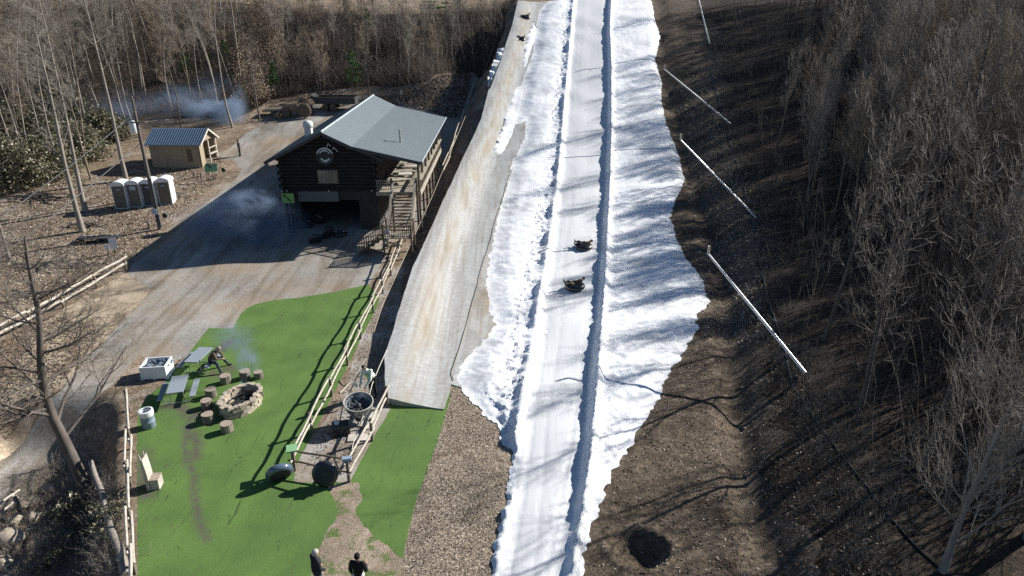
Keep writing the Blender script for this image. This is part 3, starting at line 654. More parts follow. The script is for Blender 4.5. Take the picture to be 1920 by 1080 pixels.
# ---- small green pines
for i, (px, py, hgt, lb) in enumerate([(664, 166, 5.2, 'small bright green pine left of the roof peak on the dark slope'), (516, 168, 3.6, 'thin green pine behind the tractor'), (762, 95, 3.0, 'small green pine in the middle of the dark slope'), (838, 40, 7, 'tall green pine near the top of the mat slope'), (806, 30, 5.5, 'green pine left of the tallest pine at the field edge'), (425, 120, 3.4, 'green pine among the pale trunks of the left wood'), (350, 140, 3.5, 'bushy green pine left of the blue smoke'), (690, 60, 3.5, 'dim green pine above the thicket near the field')]):
    v = at(px, py); r_ = np.random.RandomState(250+i); root = empty('pine_tree', v, 0, lb, 'pine tree', 'green pines on the dark slope')
    mb = MB(); mb.tube((0, 0, -.2), (0, 0, hgt*.95), .06, .015, 6).build('trunk', M['bark_grey'], root)
    parts = []
    for k in range(9):
        z = hgt*(.2+.8*k/9); w = hgt*.28*(1-k/9.5)
        for q in range(4):
            a = r_.uniform(0, 6.28); parts.append(leaf_cloud((math.cos(a)*w*.7, math.sin(a)*w*.7, z), (w*.6, w*.6, .25), 90, .12, r_, .5, .3))
    link(bpy.data.objects.new('foliage', leaf_mesh('foliage', parts, M['pineleaf'])), root)
# ---- thicket: uncountable saplings and brush, as stuff
def brush(name, spots, hgt, nper, m, seed, rad=.5, r0=.012, spread=.45):
    rs = np.random.RandomState(seed); n = len(spots); S = np.array([(x, y, g(x, y)) for x, y in spots]); idx = np.repeat(np.arange(n), nper); m_ = len(idx)
    o = S[idx]+np.c_[rs.normal(size=(m_, 2))*rad, np.zeros(m_)-.05]; L = hgt*rs.uniform(.4, 1.1, m_)*rs.uniform(.7, 1.2, n)[idx]
    d = unit(np.c_[rs.normal(size=(m_, 2))*spread, np.ones(m_)]); p = [o]; q = o
    for k in range(3): d = unit(d+rs.normal(size=(m_, 3))*.12); q = q+d*(L/3)[:, None]; p.append(q)
    P = np.stack(p, 1); Rr = np.stack([np.full(m_, r0)*(1-.25*k) for k in range(4)], 1)
    l2 = children(P, Rr, 4, .3, 1, 40, hgt*.25, rs, 2, .2, .15, .7, .4, .3, r0*.45)
    me = tube_mesh(name, [(P, Rr, 3), (l2[0], l2[1], 3)], m); o_ = link(bpy.data.objects.new(name, me)); return tag(o_, kind='stuff')
def scatter(pixpoly, n, seed, clump=False):
    rs = np.random.RandomState(seed); q = world_poly(pixpoly); a = np.array(q); x0, y0 = a.min(0); x1, y1 = a.max(0); out = []
    while len(out) < n:
        p = np.c_[rs.uniform(x0, x1, 4000), rs.uniform(y0, y1, 4000)]; p = p[pip(p, q)]
        if clump: p = p[[mnoise.noise((a_*.16, b_*.16, seed*1.3)) > rs.uniform(-.35, .25) for a_, b_ in p]]
        out += [tuple(v) for v in p]
    return out[:n]
HILL = [(440, 20), (560, 24), (700, 30), (840, 26), (955, 4), (945, 60), (915, 130), (885, 132), (800, 160), (700, 165), (640, 172), (560, 178), (510, 185), (440, 150)]
brush('thicket', scatter(HILL, 900, 1, True), 2.3, 12, M['twigb'], 1, .9, .016, .5)
brush('thicket', scatter(HILL, 800, 11, True), 1.5, 16, M['twig_dark'], 11, .8, .014, .6)
LEFTW = [(0, 10), (440, 10), (480, 150), (450, 200), (300, 215), (210, 225), (0, 210)]
brush('undergrowth', scatter(LEFTW, 1300, 2, True), 2.2, 14, M['twigb'], 2, .8, .012, .6)
brush('undergrowth', scatter(LEFTW, 500, 22, True), 1.6, 12, M['twigt'], 22, .8, .012, .8)
RW = [(1340, 8), (1700, 8), (1919, 250), (1919, 900), (1800, 1000), (1650, 900), (1560, 700), (1480, 560), (1430, 400), (1390, 200)]
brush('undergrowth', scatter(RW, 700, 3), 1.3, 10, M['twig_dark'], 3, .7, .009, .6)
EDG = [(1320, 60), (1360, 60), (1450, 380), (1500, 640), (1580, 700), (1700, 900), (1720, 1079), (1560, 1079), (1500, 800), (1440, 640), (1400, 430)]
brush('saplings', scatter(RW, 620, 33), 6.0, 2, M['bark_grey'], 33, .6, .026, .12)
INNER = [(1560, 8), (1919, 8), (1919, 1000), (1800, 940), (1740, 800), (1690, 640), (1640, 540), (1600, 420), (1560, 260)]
brush('saplings', scatter(INNER, 1300, 37), 7.5, 3, M['stem'], 37, .9, .03, .14)  # added saplings shade the floor; their dark stem colour deepens the black gaps
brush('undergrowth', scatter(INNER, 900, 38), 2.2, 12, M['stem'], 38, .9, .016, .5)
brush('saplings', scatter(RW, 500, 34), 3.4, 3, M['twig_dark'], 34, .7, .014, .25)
brush('saplings', scatter(LEFTW, 500, 35), 5.5, 2, M['bark_grey'], 35, .6, .024, .12)
brush('saplings', scatter(HILL, 380, 36), 4.8, 2, M['twig'], 36, .6, .022, .15)
brush('dry_grass', scatter(EDG, 700, 4), .55, 22, M['twig'], 4, .35, .006, .55)
brush('dry_grass', scatter([(0, 900), (110, 880), (160, 940), (230, 900), (236, 1079), (0, 1079)], 220, 5), .9, 16, M['twig'], 5, .3, .006, .8)
brush('weeds', scatter([(0, 400), (100, 370), (210, 430), (240, 480), (120, 560), (0, 620)], 160, 6), .35, 10, M['twig'], 6, .3, .006, .9)
# leafy shrubs on the lower-left bank
for i, (px, py) in enumerate([(130, 975), (165, 1000), (112, 1045), (205, 985)]):
    v = at(px, py); r_ = np.random.RandomState(280+i); root = empty('bank_shrub', v, 0, ['leafy green shrub behind the boulders on the dark bank', 'leafy shrub on the dark bank beside the big tree foot', 'low leafy shrub at the bottom of the bank', 'small leafy shrub beside the leaning pale trunk'][i], 'shrub', 'leafy shrubs on the lower left bank')
    link(bpy.data.objects.new('foliage', leaf_mesh('foliage', [leaf_cloud((0, 0, .1), (.9, .9, 1.1), 700, .085, r_, .8, .3)], M['leaf'])), root)
    MB().tube((0, 0, -.1), (0, 0, .9), .02, .01, 5).build('stem', M['bark_dark'], root)

hs = scatter(HILL, 64, 77)
hp = {}
for j, (x, y) in enumerate(hs):
    k = j % 3
    if k not in hp:
        hp[k] = tree_thing('small_tree', M[['bark_brown', 'bark_grey', 'bark_pale'][k]], M[['twigt', 'twigb', 'twig'][k]], dict(seed=400+k, h=[6.5, 5.5, 7.5][k], r=.07, limbs=18, t0=[.2, .15, .4][k], ang=50, ll=.32, sub=5, tw=5, fine=1, up=.4, twr=.012), (0, 0, 0), 'small bare tree on the dark slope between the log building and the field', 'small bare trees on the slope behind the log building')
        o = hp[k]
    else: o = copy_tree(hp[k])
    s_ = rs.uniform(.6, 1.2); o.location = (x, y, g(x, y)); o.scale = (s_, s_, s_); o.rotation_euler = (0, 0, rs.uniform(0, 6.28))
# ---- loose leaves and chips lying on the ground
def leaves(name, pixpoly, n, size, m, seed, lift=.02):
    rs = np.random.RandomState(seed); S = np.array(scatter(pixpoly, n, seed)); P = np.c_[S, H(S[:, 0], S[:, 1])+lift]
    nn = unit(rs.normal(size=(n, 3))*.45+np.array([0, 0, 1.])); a = unit(np.cross(nn, rs.normal(size=(n, 3)))); b = np.cross(nn, a); s = size*rs.uniform(.5, 1.5, (n, 1))
    q = np.stack([P-a*s, P-b*s*.5, P+a*s, P+b*s*.5], 1).reshape(-1, 3); me = np_mesh(name, q, np.arange(4*n), np.full(n, 4)); me.materials.append(m)
    return tag(link(bpy.data.objects.new(name, me)), kind='stuff')
M['chip'] = mat('pale_leaves', (.50, .43, .34), .8); M['chipd'] = mat('brown_leaves', (.10, .07, .05), .85)
LSLOPE = [(0, 380), (150, 330), (420, 300), (400, 350), (310, 425), (240, 500), (120, 560), (0, 630)]
leaves('fallen_leaves', LSLOPE, 9000, .07, M['chip'], 1); leaves('fallen_leaves', LSLOPE, 7000, .09, M['chipd'], 2)
MU = [(846, 722), (838, 768), (800, 880), (752, 1079), (916, 1079), (938, 980), (950, 850), (905, 775)]
leaves('wood_chips', MU, 4000, .028, M['chip'], 3); leaves('wood_chips', MU, 2500, .032, M['chipd'], 4)
DB = [(1300, 640), (1480, 640), (1700, 1079), (1110, 1079), (1160, 880), (1240, 740)]
leaves('fallen_leaves', DB, 1500, .04, M['chip'], 5); leaves('fallen_leaves', DB, 3500, .05, M['chipd'], 6)
DB2 = [(1300, 100), (1350, 100), (1430, 420), (1460, 640), (1320, 640), (1300, 400), (1250, 200)]
leaves('fallen_leaves', DB2, 5000, .08, M['chip'], 7)
leaves('fallen_leaves', [(0, 640), (100, 590), (200, 620), (100, 740), (0, 830)], 4000, .06, M['chipd'], 8)
leaves('fallen_leaves', [(640, 745), (700, 590), (745, 500), (740, 600), (720, 700), (660, 870), (570, 880)], 3000, .035, M['chipd'], 9)

MOUND = [(700, 178), (800, 160), (885, 138), (872, 200), (850, 224), (790, 205), (720, 192)]
leaves('fallen_leaves', MOUND, 4500, .13, M['chip'], 10); leaves('fallen_leaves', MOUND, 3000, .15, M['chipd'], 11)
brush('weeds', scatter(MOUND, 130, 12), .9, 12, M['twigb'], 12, .5, .014, .8)
# ---------------------------------------------------------------- log building (front wall at y = 52.7, runs 20 m up the lot)
LX, LY, LZ = -14.4, 52.7, .8
B = empty('log_building', (LX, LY, LZ), 0, 'dark log building with a grey metal roof and a timber deck beside the mat slope', 'building')
def rz_main(x): return 7.9-.488*abs(x)
def rz_porch(x): return 6.83-.227*(x-2.2)
# log walls: courses of round logs with staggered ends at the corners
mb = MB(); z = 3.25; k = 0
while z < 7.6:
    half = 3.7 if z < 5.9 else (7.75-z)/.488
    if half < .35: break
    ext = (.28 if k % 2 else .10) if z < 5.9 else 0
    mb.tube((-half-ext, .12, z), (half+ext, .12, z), .15, .15, 10)
    if z < 5.9:
        for x in (-3.6, 3.6): mb.tube((x, -.18 if k % 2 else .0, z+.02), (x, 20.1, z+.02), .148, .148, 8)
    mb.tube((-half, 19.9, z), (half, 19.9, z), .15, .15, 8); z += .27; k += 1
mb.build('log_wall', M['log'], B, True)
mb = MB()
mb.box((-3.1, .25, 1.45), (1.2, .3, 3.3)); mb.box((2.95, .25, 1.45), (1.5, .3, 3.3)); mb.box((-.15, .25, 2.75), (4.7, .3, .7)); mb.box((-3.55, 10, 1.2), (.3, 19.2, 3.8)); mb.box((3.55, 10, 1.2), (.3, 19.2, 3.8)); mb.box((0, 12, 1), (7, .2, 3.4)); mb.box((0, 10, 3.12), (6.7, 19, .1))
mb.build('foundation_wall', M['block'], B)
# open garage: a black sheet inside, painted as its shade
MB().box((-.15, 8, 1.2), (4.6, .1, 2.6)).build('garage_shade_sheet', M['dark'], B)
# roof
mb = MB(); y0, y1 = -.75, 20.6; th = .10
L_ = [(-4.6, rz_main(4.6)), (0, 7.9)]; Rr_ = [(0, 7.9), (2.2, rz_main(2.2)), (7.5, rz_porch(7.5))]
def slab(p, q, ya, yb, t=.1): mb.prism([(p[0], ya, p[1]), (q[0], ya, q[1]), (q[0], ya, q[1]-t), (p[0], ya, p[1]-t)], (0, yb-ya, 0))
slab(L_[0], L_[1], y0, y1); slab(Rr_[0], Rr_[1], y0, y1); slab(Rr_[1], Rr_[2], y0, y1-.15)
for seg in ((L_[0], L_[1]), (Rr_[0], Rr_[1]), (Rr_[1], Rr_[2])):
    yy = y0+.2
    while yy < y1-.2:
        (xa, za), (xb, zb) = seg; mb.bar((xa, yy, za+.012), (xb, yy, zb+.012), .022, .014); yy += .42
M['roof'] = woodm('grey_metal_roof', (.205, .235, .245), .5, 1.2, (1, 1, 1), .06, .03)
rf = mb.build('roof', M['roof'], B)
mb = MB(); mb.tube((0, y0, 7.93), (0, y1, 7.93), .07, .07, 6); mb.bar((7.5, y0-.02, rz_porch(7.5)+.03), (7.5, y1-.17, rz_porch(7.5)+.03), .08, .07); mb.build('roof_trim', woodm('light_trim', (.45, .5, .52), .5, 2), rf)
mb = MB()
for (xa, za), (xb, zb) in ((L_[0], L_[1]), (Rr_[0], Rr_[1]), (Rr_[1], Rr_[2])): mb.bar((xa, y0-.03, za-.13), (xb, y0-.03, zb-.13), .05, .24)
mb.bar((Rr_[1][0], -.05, rz_main(2.2)-.25), (4.4, -.05, rz_main(4.4)-.2), .1, .22)
mb.build('barge_board', M['trim'], rf)
# closed triangle between the gable slope and the porch roof
MB().prism([(2.2, .1, rz_main(2.2)-.15), (7.3, .1, rz_porch(7.3)-.15), (7.3, .1, rz_porch(7.3)-.3), (4.3, .1, rz_main(4.3)-.1)], (0, .06, 0)).build('porch_gable', M['trim'], B)
mb = MB(); px_ = 5.15; mb.tube((px_, 4.2, rz_porch(px_)-.1), (px_, 4.2, rz_porch(px_)+1.0), .09, .09, 10); mb.lathe([(.16, 0), (.16, .05), (.02, .12)], (px_, 4.2, rz_porch(px_)+1.0), 10)
mb.build('vent_pipe', mat('vent_metal', (.42, .43, .40), .5, .4), rf, True)
mb = MB(); c = (-2.6, 5.0); zc_ = rz_main(2.6); mb.box((c[0], c[1], zc_+.25), (.55, .55, .8)); mb.lathe([(.34, 0), (.42, .12), (.42, .4), (.30, .55), (.05, .62)], (c[0], c[1], zc_+.60), 14)
mb.build('chimney', woodm('white_flue', (.62, .62, .60), .45, 2, var=.12), rf, True)
# window with a frame, blank pane
w = MB(); w.box((-.15+.15, -.08, 4.32), (1.62, .06, 1.12)); wn = w.build('window', M['brownwood'], B)
MB().box((0, -.115, 4.32), (1.44, .02, .94)).build('pane', woodm('curtained_pane', (.21, .185, .15), .3, 1.6, var=.5, bs=.02), wn)
# round emblem: dark disc, two arcs with lettering marks, twin peaks above it
M['emb'] = mat('emblem_white', (.80, .84, .88), .6); M['embd'] = mat('emblem_dark', (.035, .036, .038), .7)
ex, ez = -.05, 5.95
def arcmb(r0, r1, a0, a1, y, n=18):
    m_ = MB()
    for i in range(n):
        a, b = R(a0+(a1-a0)*i/n), R(a0+(a1-a0)*(i+1)/n)
        m_.prism([(ex+r0*math.cos(a), y, ez+r0*math.sin(a)), (ex+r1*math.cos(a), y, ez+r1*math.sin(a)), (ex+r1*math.cos(b), y, ez+r1*math.sin(b)), (ex+r0*math.cos(b), y, ez+r0*math.sin(b))], (0, .02, 0))
    return m_
eb = MB(); eb.lathe([(.72, 0), (.72, .05)], (ex, -.10, ez), 32, Matrix.Rotation(R(90), 3, 'X')); em = eb.build('emblem', M['embd'], B)
m_ = arcmb(.60, .66, 20, 160, -.18); m_.build('emblem_ring', M['emb'], em)
m_ = arcmb(.40, .44, 30, 150, -.18)
for k in range(11):
    a = R(150-12*k); m_.bar((ex+.44*math.cos(a), -.17, ez+.44*math.sin(a)), (ex+.55*math.cos(a), -.17, ez+.55*math.sin(a)), .045, .02)
m_.build('emblem_lettering', M['emb'], em)
m_ = arcmb(.30, .36, 205, 335, -.18)
for k in range(8):
    a = R(215+16*k); m_.bar((ex+.36*math.cos(a), -.17, ez+.36*math.sin(a)), (ex+.50*math.cos(a), -.17, ez+.50*math.sin(a)), .05, .02)
m_.build('emblem_base_lettering', M['emb'], em)
m_ = MB()
for (a, b, c_) in (((.22, .70), (.36, 1.02), (.54, .76)), ((.62, .50), (.76, .72), (1.02, .36))):
    for p, q in ((a, b), (b, c_)): m_.bar((ex+p[0], -.17, ez+p[1]), (ex+q[0], -.17, ez+q[1]), .06, .03)
m_.build('emblem_peaks', M['emb'], em)
# pale banner under the floor line and small wall lamps
MB().box((-.95, -.02, 2.72), (3.2, .05, .82)).build('banner', woodm('faded_banner', (.14, .14, .14), .8, 2, var=.2, bs=0), B)
for x in (-3.75, -3.35, -.05, 3.35): MB().ball((x, -.12, 3.2), .06, n=8, m=6).build('wall_lamp', mat('lamp_glass', (.7, .68, .62), .3), B)
# deck
DX0, DX1, DY0, DY1, DZ = 3.75, 7.2, -.4, 16.2, 3.15
mb = MB(); x = DX0+.07
while x < DX1: mb.box((x, (DY0+DY1)/2, DZ), (.13, DY1-DY0, .05)); x += .145
mb.build('deck_floor', M['deck'], B)
mb = MB(); mb.bar((DX1+.04, DY0, DZ-.1), (DX1+.04, DY1, DZ-.1), .06, .32); mb.bar((DX0, DY0-.03, DZ-.1), (DX1, DY0-.03, DZ-.1), .06, .30)
for k in range(8): mb.bar((DX0, DY0+.4+k*2.2, DZ-.14), (DX1, DY0+.4+k*2.2, DZ-.14), .08, .2)
mb.build('deck_beam', M['deck'], B)
for k in range(8):
    y = DY0+.1+k*2.32; gz = g(LX+DX1, LY+y)-LZ-.15
    MB().bar((DX1-.08, y, gz), (DX1-.08, y, rz_porch(DX1)-.12), .16, .16).build('deck_post', M['brownwood'], B)
mb = MB(); mb.bar((DX1, DY0, DZ+1.0), (DX1, DY1, DZ+1.0), .28, .06); mb.bar((DX1, DY0, DZ+.12), (DX1, DY1, DZ+.12), .05, .08); mb.bar((DX0, DY1, DZ+1.0), (DX1, DY1, DZ+1.0), .1, .06)
mb.build('deck_rail', M['deck'], B)
mb = MB(); y = DY0+.1
while y < DY1: mb.bar((DX1-.01, y, DZ+.15), (DX1-.01, y, DZ+.98), .02, .02); y += .13
for zz in np.arange(.3, .95, .16): mb.bar((DX1-.01, DY0, DZ+zz), (DX1-.01, DY1, DZ+zz), .012, .012)
mb.build('rail_mesh', M['brownwood'], B)
mb = MB(); mb.bar((DX0, DY0, DZ+.95), (5.0, DY0, DZ+.95), .08, .05)
x = DX0+.1
while x < 5.0: mb.bar((x, DY0, DZ), (x, DY0, DZ+.95), .035, .035); x += .15
for zz in (.25, .5, .75): mb.bar((DX0, DY0, DZ+zz), (5.0, DY0, DZ+zz), .02, .02)
mb.build('deck_rail', M['deck'], B)
for x in (4.98, 6.95): MB().bar((x, DY0-.1, -.8), (x, DY0-.1, DZ+1.15), .15, .15).build('stair_post', M['brownwood'], B)
# stairs down toward the yard, landing and a side flight
SX0, SX1 = 5.1, 6.85; zb, yb = .95, -3.6; n = 12
for k in range(n):
    t = (k+.5)/n; MB().box(((SX0+SX1)/2, DY0+(yb-DY0)*t, DZ+(zb-DZ)*t), (SX1-SX0, .27, .05)).build('stair_tread', M['brownwood'], B)
mb = MB()
for x in (SX0, SX1): mb.bar((x, DY0, DZ-.12), (x, yb, zb-.12), .06, .28)
mb.build('stair_stringer', M['deck'], B)
for x in (SX0, SX1):
    mb = MB(); mb.bar((x, DY0, DZ+.95), (x, yb, zb+.95), .12, .06); mb.bar((x, DY0, DZ+.25), (x, yb, zb+.25), .04, .05)
    for k in range(16): t = k/15; mb.bar((x, DY0+(yb-DY0)*t, DZ+(zb-DZ)*t), (x, DY0+(yb-DY0)*t, DZ+(zb-DZ)*t+.95), .035, .035)
    mb.build('stair_rail', M['deck'], B)
mb = MB(); mb.box(((SX0+SX1)/2, yb-.75, zb-.03), (SX1-SX0+.3, 1.4, .07)); mb.build('landing', M['deck'], B)
def rail(p, q, nb, name='landing_rail', h=.95):
    m_ = MB(); p = Vector(p); q = Vector(q); u = Vector((0, 0, 1)); m_.bar(p+u*h, q+u*h, .1, .05); m_.bar(p+u*.12, q+u*.12, .04, .06)
    for k in range(nb): c_ = p+(q-p)*k/(nb-1); m_.bar(c_, c_+u*h, .04, .04)
    m_.build(name, M['brownwood'], B)
rail((SX0-.15, yb-1.45, zb), (SX1+.15, yb-1.45, zb), 14); rail((SX1+.15, yb-.05, zb), (SX1+.15, yb-1.45, zb), 9)
gz = g(LX+3.2, LY+yb-.9)-LZ
for x, y in ((SX0-.15, yb-1.45), (SX1+.15, yb-1.45), (SX1+.15, yb), (SX0-.15, yb)): MB().bar((x, y, -1.0), (x, y, zb+1.05), .13, .13).build('landing_post', M['brownwood'], B)
for k in range(5):
    t = (k+.5)/5; MB().box((SX0-.15-1.9*t, yb-.75, zb+(gz-zb)*t), (.34, 1.2, .05)).build('stair_tread', M['brownwood'], B)
rail((SX0-.15, yb-1.45, zb), (SX0-2.1, yb-1.45, gz), 12, 'stair_rail'); rail((SX0-.15, yb-.1, zb), (SX0-2.1, yb-.1, gz), 12, 'stair_rail')
# furniture on the deck
M['furn'] = woodm('bleached_furniture', (.55, .50, .43), .8, 4)
def picnic(name, loc, rz, label, group, tm, fm, L=1.83, W=.74, metal=True):
    t = empty(name, loc, rz, label, 'picnic table', group)
    mb = MB(); mb.box((0, 0, .74), (L, W, .045)); mb.build('table_top', tm, t)
    for s in (-1, 1): MB().box((0, s*.72, .44), (L, .26, .04)).build('bench_seat', tm, t)
    for s in (-1, 1):
        m_ = MB(); x = s*L*.34
        m_.path([(x, -.86, .42), (x, -.70, .40), (x, -.55, .04), (x, .55, .04), (x, .70, .40), (x, .86, .42)], .022, 8); m_.path([(x, -.3, .72), (x, -.3, .04)], .022, 8); m_.path([(x, .3, .72), (x, .3, .04)], .022, 8)
        m_.build('frame', fm, t, True)
    return t
for i, (x, y, rz) in enumerate([(5.4, 2.6, .2), (5.5, 5.6, -.1), (5.5, 8.8, .1)]):
    picnic('picnic_table', (LX+x, LY+y, LZ+DZ+.03), rz, ['bleached picnic table on the deck nearest the stairs', 'second bleached picnic table from the deck stairs', 'bleached picnic table farthest up the deck'][i], 'picnic tables on the deck', M['furn'], M['furn'], 1.6)
# ---------------------------------------------------------------- tan hut
c0 = at(380, 314); ax = Vector((-1, .02, 0)).normalized()
HR = empty('hut', (c0.x, c0.y, c0.z), R(-1.5), 'tan hut with a ribbed blue metal roof behind the portable toilets', 'hut')
M['hut'] = woodm('tan_boards', (.33, .27, .19), .85, 1.2, (3, 3, .3), .2); M['hutroof'] = mat('blue_grey_roof', (.14, .20, .27), .4, .3, .5)
W_, D_ = 5.1, 3.6; hz = 2.45
mb = MB(); mb.box((-W_/2, .06, hz/2-.25), (W_, .12, hz+.5)); mb.box((-W_+.06, D_/2, hz/2-.25), (.12, D_, hz+.5)); mb.box((-W_/2, D_-.06, hz/2-.25), (W_, .12, hz+.5)); mb.box((-1.6, D_/2, hz/2), (.1, D_-.3, hz)); mb.box((-.06, .45, hz/2-.2), (.14, .9, hz+.4))
mb.prism([(-.1, 0, hz), (-.1, D_, hz), (-.1, D_/2, hz+1.05)], (.12, 0, 0)); mb.prism([(-W_, 0, hz), (-W_, D_, hz), (-W_, D_/2, hz+1.05)], (.12, 0, 0))
mb.build('wall', M['hut'], HR)
mb = MB()
for s, ya, yb_ in ((1, -.35, D_/2), (-1, D_+.35, D_/2)):
    za, zb_ = hz-.2, hz+1.08; mb.prism([(-W_-.3, ya, za), (.35, ya, za), (.35, yb_, zb_), (-W_-.3, yb_, zb_)], (0, 0, .05)); x = -W_-.2
    while x < .35: mb.bar((x, ya, za+.07), (x, yb_, zb_+.07), .06, .06); x += .24
rf2 = mb.build('roof', M['hutroof'], HR)
mb = MB(); mb.bar((.37, -.38, hz-.2), (.37, D_/2, hz+1.08), .05, .16); mb.bar((.37, D_+.38, hz-.2), (.37, D_/2, hz+1.08), .05, .16); mb.build('barge_board', M['furn'], rf2)
for y in (1.7, 3.4): MB().bar((.15, y, -.4), (.15, y, hz), .12, .12).build('porch_post', M['furn'], HR)
mb = MB(); mb.bar((.15, 1.7, 1.0), (.15, 3.4, 1.0), .3, .06); mb.bar((.15, 1.7, 1.6), (.15, 3.4, 1.6), .2, .04); mb.build('counter_shelf', M['furn'], HR)
MB().box((-1.1, 0, 1.2), (.5, .02, 1.3)).build('wall_panel', M['brownwood'], HR)
# ---------------------------------------------------------------- portable toilets
M['pt'] = woodm('grey_toilet_plastic', (.145, .135, .12), .5, 1.5, var=.08, bs=.02); M['ptd'] = woodm('dark_toilet_plastic', (.075, .078, .08), .5, 1.5, var=.08, bs=.02)
def toilet(loc, rz, label, body, plate):
    t = empty('portable_toilet', loc, rz, label, 'portable toilet', 'portable toilets in a row')
    mb = MB(); mb.box((0, .58, 1.05), (1.1, 1.1, 2.1)); mb.build('cabin', M['white'], t)
    mb = MB(); pr = [(-.47, 0)]+[(.47*-math.cos(math.pi*k/10), 1.82+.22*math.sin(math.pi*k/10)) for k in range(11)]+[(.47, 0)]
    mb.prism([(x, .035, z+.1) for x, z in pr], (0, -.05, 0)); d_ = mb.build('door', body, t)
    MB().box((0, -.03, 1.72), (.30 if plate < 2 else .5, .012, .1 if plate < 2 else .34)).build('door_sign', mat('sign_blue_white', (.42, .50, .60), .5), d_)
    MB().box((.36, -.03, 1.05), (.05, .03, .14)).build('handle', M['trim'], d_)
    mb = MB()
    pr = [(-.60, 0)]+[(-.60*math.cos(math.pi*k/12), .05+.34*math.sin(math.pi*k/12)) for k in range(13)]+[(.60, 0)]
    mb.prism([(x, -.05, z+2.02) for x, z in pr], (0, 1.25, 0)); mb.build('roof', M['white'], t, True)
    return t
for px, py, lb, b_, pl, rz in [(229, 392, 'grey portable toilet with a white roof, leftmost of the row', M['pt'], 1, .10), (256, 389, 'grey portable toilet with a large pale sign on its door', M['pt'], 2, .05),
                    (283, 387, 'darkest portable toilet of the row, partly behind the utility pole', M['ptd'], 1, .0), (312, 384, 'brownish portable toilet with sunlit white side, rightmost of the row', woodm('brown_toilet_plastic', (.17, .15, .115), .5, 1.5, var=.08, bs=.02), 1, .12)]:
    v = at(px, py); toilet(v, rz, lb, b_, pl)
# ---------------------------------------------------------------- utility poles and wires
v = at(300, 430); U = empty('utility_pole', v, 0, 'wooden utility pole in front of the portable toilets', 'utility pole')
MB().path([(0, 0, -.3), (-.1, .1, 9.3)], [.16, .11], 12).build('pole', M['bark_grey'], U, True)
mb = MB(); mb.box((-.05, -.2, 1.55), (.42, .03, .42), rot=Matrix.Rotation(R(8), 3, 'Y')); mb.build('warning_plate', mat('plate_blue_white', (.45, .52, .62), .5), U)
mb = MB(); mb.tube((.18, -.05, .2), (.12, 0, 4.2), .035, .035, 8); mb.build('conduit', M['steel'], U, True)
mb = MB(); mb.bar((-.55, 0, 8.5), (.5, .2, 8.5), .09, .11); mb.build('cross_arm', M['post'], U)
v2 = at(289, 372); U2 = empty('utility_pole', v2, 0, 'second utility pole carrying the white transformer, beside the hut wall', 'utility pole')
MB().path([(0, 0, -.3), (-.1, 0, 9.0)], [.14, .09], 12).build('pole', M['bark_grey'], U2, True)
mb = MB(); mb.lathe([(.28, 0), (.30, .1), (.30, .95), (.2, 1.08), (.05, 1.12)], (-.42, -.1, 5.9), 14); mb.tube((-.42, -.1, 7.0), (-.42, -.1, 7.3), .05, .03, 6); mb.build('transformer', M['white'], U2, True)
def wire(a, b, sag, label, nm='power_line'):
    a = Vector(a); b = Vector(b); P = [a.lerp(b, k/16)-Vector((0, 0, sag*4*(k/16)*(1-k/16))) for k in range(17)]
    o = MB().path([p-a for p in P], .034, 5).build(nm, M['wire'], None, True); o.location = a; return tag(o, label, 'wire')
M['wire'] = mat('wire', (.62, .58, .50), .6)
top = v+Vector((-.1, .1, 9.2)); low = at(18, 488)
wire(top, ray_at_y(0, 409, low.y), .15, 'upper pale wire running from the utility pole top to the left border')
wire(v+Vector((-.05, .1, 7.0)), ray_at_y(-5, 486, low.y-1), .12, 'lower pale wire running from the utility pole down to the left border')
# ---------------------------------------------------------------- small signs and posts left
def board_sign(px, py, w, h, z, col, label, rz=0, tilt=0, arrow=False, post=M['post'], pr=.04):
    v = at(px, py); s = empty('sign', v, rz, label, 'sign'); MB().bar((0, 0, -.1), (0, 0, z+h), pr*2, pr*2).build('post', post, s)
    rt = Matrix.Rotation(tilt, 3, 'X'); b_ = MB().box((0, -.07, z+h/2), (w, .03, h), rot=rt).build('board', col, s)
    if arrow:
        m_ = MB(); c_ = Vector((0, -.11, z+h/2)); a_, q = c_+Vector((w*.22, 0, -h*.3)), c_+Vector((-w*.30, 0, h*.34)); m_.bar(a_, q, .03, h*.09)
        m_.prism([q+Vector((-.05, 0, .07)), q+Vector((-.03, 0, -.14)), q+Vector((.14, 0, .0))], (0, -.01, 0)); m_.build('arrow', M['black'], b_)
    return s
M['signgreen'] = mat('green_sign', (.24, .46, .12), .6); M['signgreen2'] = mat('pale_green_sign', (.23, .42, .22), .6)
board_sign(549, 436, .95, .78, 2.45, M['signgreen'], 'bright green sign with a black arrow at the left corner of the log building', 0, 0, True)
board_sign(400, 336, 1.15, .8, .75, M['signgreen2'], 'pale green sign with a black arrow in front of the hut', .1, -.5, True)
board_sign(216, 474, .5, .8, .35, M['white'], 'larger white sign board beside the low pallet bench', .5)
board_sign(204, 478, .3, .4, .45, M['white'], 'smaller white sign left of the larger white board', .4)
board_sign(753, 186, .32, .45, .6, M['furn'], 'small birdhouse shaped sign on a post behind the roof', 0)
board_sign(545, 410, .5, .45, .3, mat('pale_notice', (.35, .45, .58), .6), 'small pale blue notice under the green arrow sign', 0)
for px, py, h_, lb in [(313, 424, .7, 'black round reflector on a thin stake beside the utility pole'), (421, 332, .5, 'black round reflector right of the pale green sign')]:
    v = at(px, py); s = empty('reflector_stake', v, 0, lb, 'stake'); MB().tube((0, 0, 0), (0, 0, h_), .015, .015, 6).build('stake', M['post'], s); MB().ball((0, 0, h_+.2), .22, (1, .5, 1)).build('disc', M['black'], s, True)
